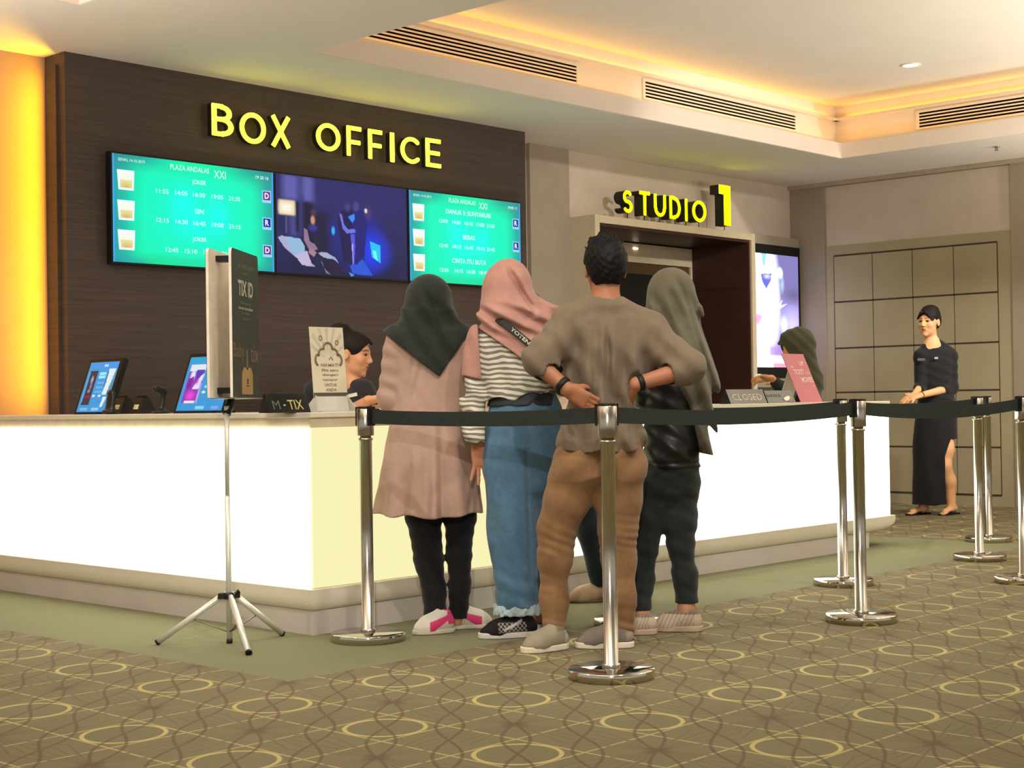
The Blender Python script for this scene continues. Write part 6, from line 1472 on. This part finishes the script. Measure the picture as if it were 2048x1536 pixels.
S.loft([s_(693, 1846, 1886, .07), s_(702, 1834, 1902, .085), s_(722, 1832, 1908, .105), s_(755, 1834, 1906, .11), s_(780, 1838, 1906, .11), s_(800, 1836, 1910, .12)], .02)
S.cone(J(1862, 690, .01), ish, .052, .058, .03); S.cone(J(1872, 688, .01), osh, .054, .064, .03); S.cone(ish, iel + np.array([0, 0, .0]), .056, .050, .02); S.cone(osh, oel, .062, .056, .02); S.cone(oel, oel * .78 + owr * .22, .055, .052, .02); S.cone(iel, iel * .7 + iwr * .3, .048, .046, .02)
S.cone(oel * .8 + owr * .2, owr, .044, .04, .0, op='sub'); S.cone(iel * .72 + iwr * .28, iwr, .040, .04, .0, op='sub')
S.cone(hp(0, -.018, -.05), J(1863, 690, 0), .050, .053, .006, op='sub'); vn = J(1856, 703, -.15); S.cone(J(1861, 686, -.05), vn, .045, .006, .008, op='sub')
S.disp(lambda x, y, z: .0025 * wob(x, y, z, 30, 1) + .002 * np.sin(z * 80 + x * 30)); BD = fabric('black_dress_cloth', (34, 33, 36), .8, .1); S.obj('blouse', BD, P.r)
S = P.grid(1812, 780, 1925, 1015, -.24, .26, .0045)
S.loft([s_(786, 1840, 1908, .115), s_(815, 1834, 1912, .13), s_(845, 1830, 1914, .14), s_(890, 1826, 1914, .145), s_(940, 1825, 1912, .145), s_(985, 1825, 1908, .145), s_(1012, 1825, 1905, .145)], .02)
za, zb2, zc4 = J(0, 878)[2], J(0, 912)[2], J(0, 1008)[2]; xA, xB, xC = J(1893, 0)[0], J(1876, 0)[0], J(1897, 0)[0]; zR = J(0, 925)[2]
def slit(x, y, z):
    xl_ = np.interp(np.asarray(z).ravel(), [zc4, zb2, za], [xB + .015, xB + .004, xA]).reshape(np.shape(z))
    g = np.minimum(np.minimum(x - xl_, za - z), .06 - y)             # open notch on the near right side
    r_ = np.minimum(np.minimum(x - xC - .02, zR + .35 * (x - xC - .03) * 0 - z), 1.0)
    return np.maximum(g, r_)
cutfn(S, slit); cutfn(S, lambda x, y, z: zc4 - z); S.disp(lambda x, y, z: .003 * wob(x, y, z, 22, 1) + .004 * np.sin(x * 40 + z * 6) * np.clip((.8 - z) / .4, 0, 1)); S.obj('skirt', BD, P.r)
ribbon('name_tag', [J(1835, 719, -.118), J(1850, 719, -.125)], np.array([-.3, -1, 0]), .020, .003, mat('grey_tag', (92, 94, 98), .4), P.r); ribbon('badge', [J(1869, 716, -.125), J(1876, 716, -.12)], np.array([.1, -1, 0]), .016, .003, mat('silver_badge', (176, 178, 182), .4), P.r)
band(P, owr * .94 + oel * .06, owr * .98 + oel * .02, .026, mat('red_bracelet', (128, 52, 32), .5), 'bracelet', .005)
for an, tx, dyt in ((anL, 1815, -.06), (anR, 1881, -.12)):
    toe = J(tx, 1000, dyt); a0 = np.array([an[0] + .05, an[1] + .05, 0]); t0 = np.array([toe[0], toe[1], 0]); dd = unit(t0 - a0); nn = np.array([-dd[1], dd[0], 0]); L_ = np.linalg.norm(t0 - a0)
    S = SDF(np.minimum(a0, t0) - .07, np.maximum(a0, t0) + np.array([.07, .07, .1]), .004); S.cone(a0 + np.array([0, 0, .01]), a0 * .5 + t0 * .5 + np.array([0, 0, .01]), .034, .034, .02, ((0, 0, 1), 3)); S.cone(a0 * .5 + t0 * .5 + np.array([0, 0, .01]), t0 - dd * .03 + np.array([0, 0, .01]), .036, .040, .02, ((0, 0, 1), 3)); S.slab((0, 0, .014), (0, 0, 1)); S.slab((0, 0, .001), (0, 0, -1))
    sd_ = S.obj('sandal', BLACKM, P.r)
    for u0, u1 in ((.45, .62), (.60, .47), (.62, .74), (.30, .33)):
        pts = []
        for i in range(9):
            t = PI * i / 8; pts.append(a0 + dd * L_ * (u0 + (u1 - u0) * i / 8) + nn * .037 * math.cos(t) + np.array([0, 0, .012 + (.062 - .04 * (u0 + u1) / 2) * math.sin(t)]))
        MB().tube(pts, .006, 8, flat=(1, .5)).build('strap', BLACKM, sd_, smooth=True)
# ================================================================== lamps
def area(name, loc, size, energy, col, rot):
    l = bpy.data.lights.new(name, 'AREA'); l.shape = 'RECTANGLE'; l.size, l.size_y = size; l.energy = energy; l.color = col
    o = bpy.data.objects.new(name, l); COL.objects.link(o); o.location = loc; o.rotation_euler = rot; return o
AMB = (1.0, 0.49, 0.03)
def cove(x0, y0, x1, y1, s=0.12, e1=3.6, e2=5.5):
    Lx, Ly = x1 - x0, y1 - y0; zt = 3.434
    area('cove_strip', ((x0 + x1) / 2, y1 + s - 0.02, zt), (Lx, 0.02), e1 * Lx / 5.9, AMB, (PI, 0, 0))
    area('cove_strip', (x1 + s - 0.02, (y0 + y1) / 2, zt), (0.02, Ly), e1 * Ly / 5.9, AMB, (PI, 0, 0))
    area('cove_strip', ((x0 + x1) / 2, y1 + 0.025, 3.206), (Lx, 0.02), e2 * Lx / 5.9, AMB, (PI + 0.2, 0, 0))
    area('cove_strip', (x1 + 0.025, (y0 + y1) / 2, 3.206), (0.02, Ly), e2 * Ly / 5.9, AMB, (PI, -0.2, 0))
cove(5.72, 1.2, 11.66, 6.95); cove(1.0, 1.2, 4.217, 6.95)
def spot(name, loc, aim, e, ang, blend=0.6, col=(1, 0.94, 0.83), r=0.06):
    l = bpy.data.lights.new(name, 'SPOT'); l.energy = e; l.color = col; l.spot_size = math.radians(ang); l.spot_blend = blend; l.shadow_soft_size = r
    o = bpy.data.objects.new(name, l); COL.objects.link(o); o.location = loc; o.rotation_euler = (Vector(aim) - Vector(loc)).to_track_quat('-Z', 'Y').to_euler(); return o
# unseen spots at ceiling height; the wall-aimed ones are added to brighten walls
spot('ceiling_spot', (2.9, 2.3, 3.5), (5.0, 4.4, .5), 150, 60, col=(1, .95, .85), r=.03)
spot('ceiling_spot', (-1.2, -1.0, 3.04), (5.2, 4.9, .8), 560, 40, col=(1, .95, .85), r=.03)
spot('ceiling_spot', (7.4, 2.4, 3.5), (7.4, 3.0, 0), 130, 115)
spot('ceiling_spot', (4.4, 2.6, 3.04), (4.2, 3.0, 0), 85, 120)
spot('ceiling_spot', (9.8, 3.6, 3.5), (10.6, 5.6, .8), 200, 80)
spot('ceiling_spot', (11.2, 2.4, 3.5), (12.8, 6.9, 1.7), 520, 48)
spot('ceiling_spot', (8.4, 2.6, 3.5), (10.6, 8.2, 1.9), 380, 42, .5)
spot('ceiling_spot', (2.6, 5.6, 3.5), (3.6, 6.2, 0), 130, 110)
# fill uplights added for the ceiling; desk-height work lights behind the counter
for x, y, z, e in ((2.0, 3.0, 2.25, 240), (7.6, 1.0, 1.8, 290), (9.9, 2.9, 1.5, 230), (2.5, 6.3, 1.9, 170), (12.3, 3.2, 1.8, 280), (6.2, 6.6, .8, 26), (8.2, 6.6, .8, 34)):
    spot('fill_uplight', (x, y, z), (x, y, 5), e, 172, 0.5, (1, .93, .83), 0.15)
w = bpy.data.worlds.new('lobby'); SC.world = w; w.use_nodes = True
bg = w.node_tree.nodes['Background']; bg.inputs[0].default_value = (*lin((255, 243, 226)), 1); bg.inputs[1].default_value = 0.55

# ================================================================== camera
cd = bpy.data.cameras.new('camera'); cam = bpy.data.objects.new('camera', cd); COL.objects.link(cam)
cd.sensor_width = 36.0; cd.lens = FPX * 36.0 / 2048.0; cd.clip_start = 0.05; cd.clip_end = 100
cam.matrix_world = Matrix(((CR[0], CU[0], -CF[0], CC[0]), (CR[1], CU[1], -CF[1], CC[1]), (CR[2], CU[2], -CF[2], CC[2]), (0, 0, 0, 1)))
SC.camera = cam
SC.view_settings.view_transform = 'Standard'; SC.view_settings.look = 'None'; SC.view_settings.gamma = 1.0; SC.view_settings.exposure = 0.0
SC.view_settings.use_curve_mapping = False
SC.cycles.use_denoising = True; SC.cycles.max_bounces = 8; SC.cycles.diffuse_bounces = 4; SC.cycles.sample_clamp_indirect = 6.0
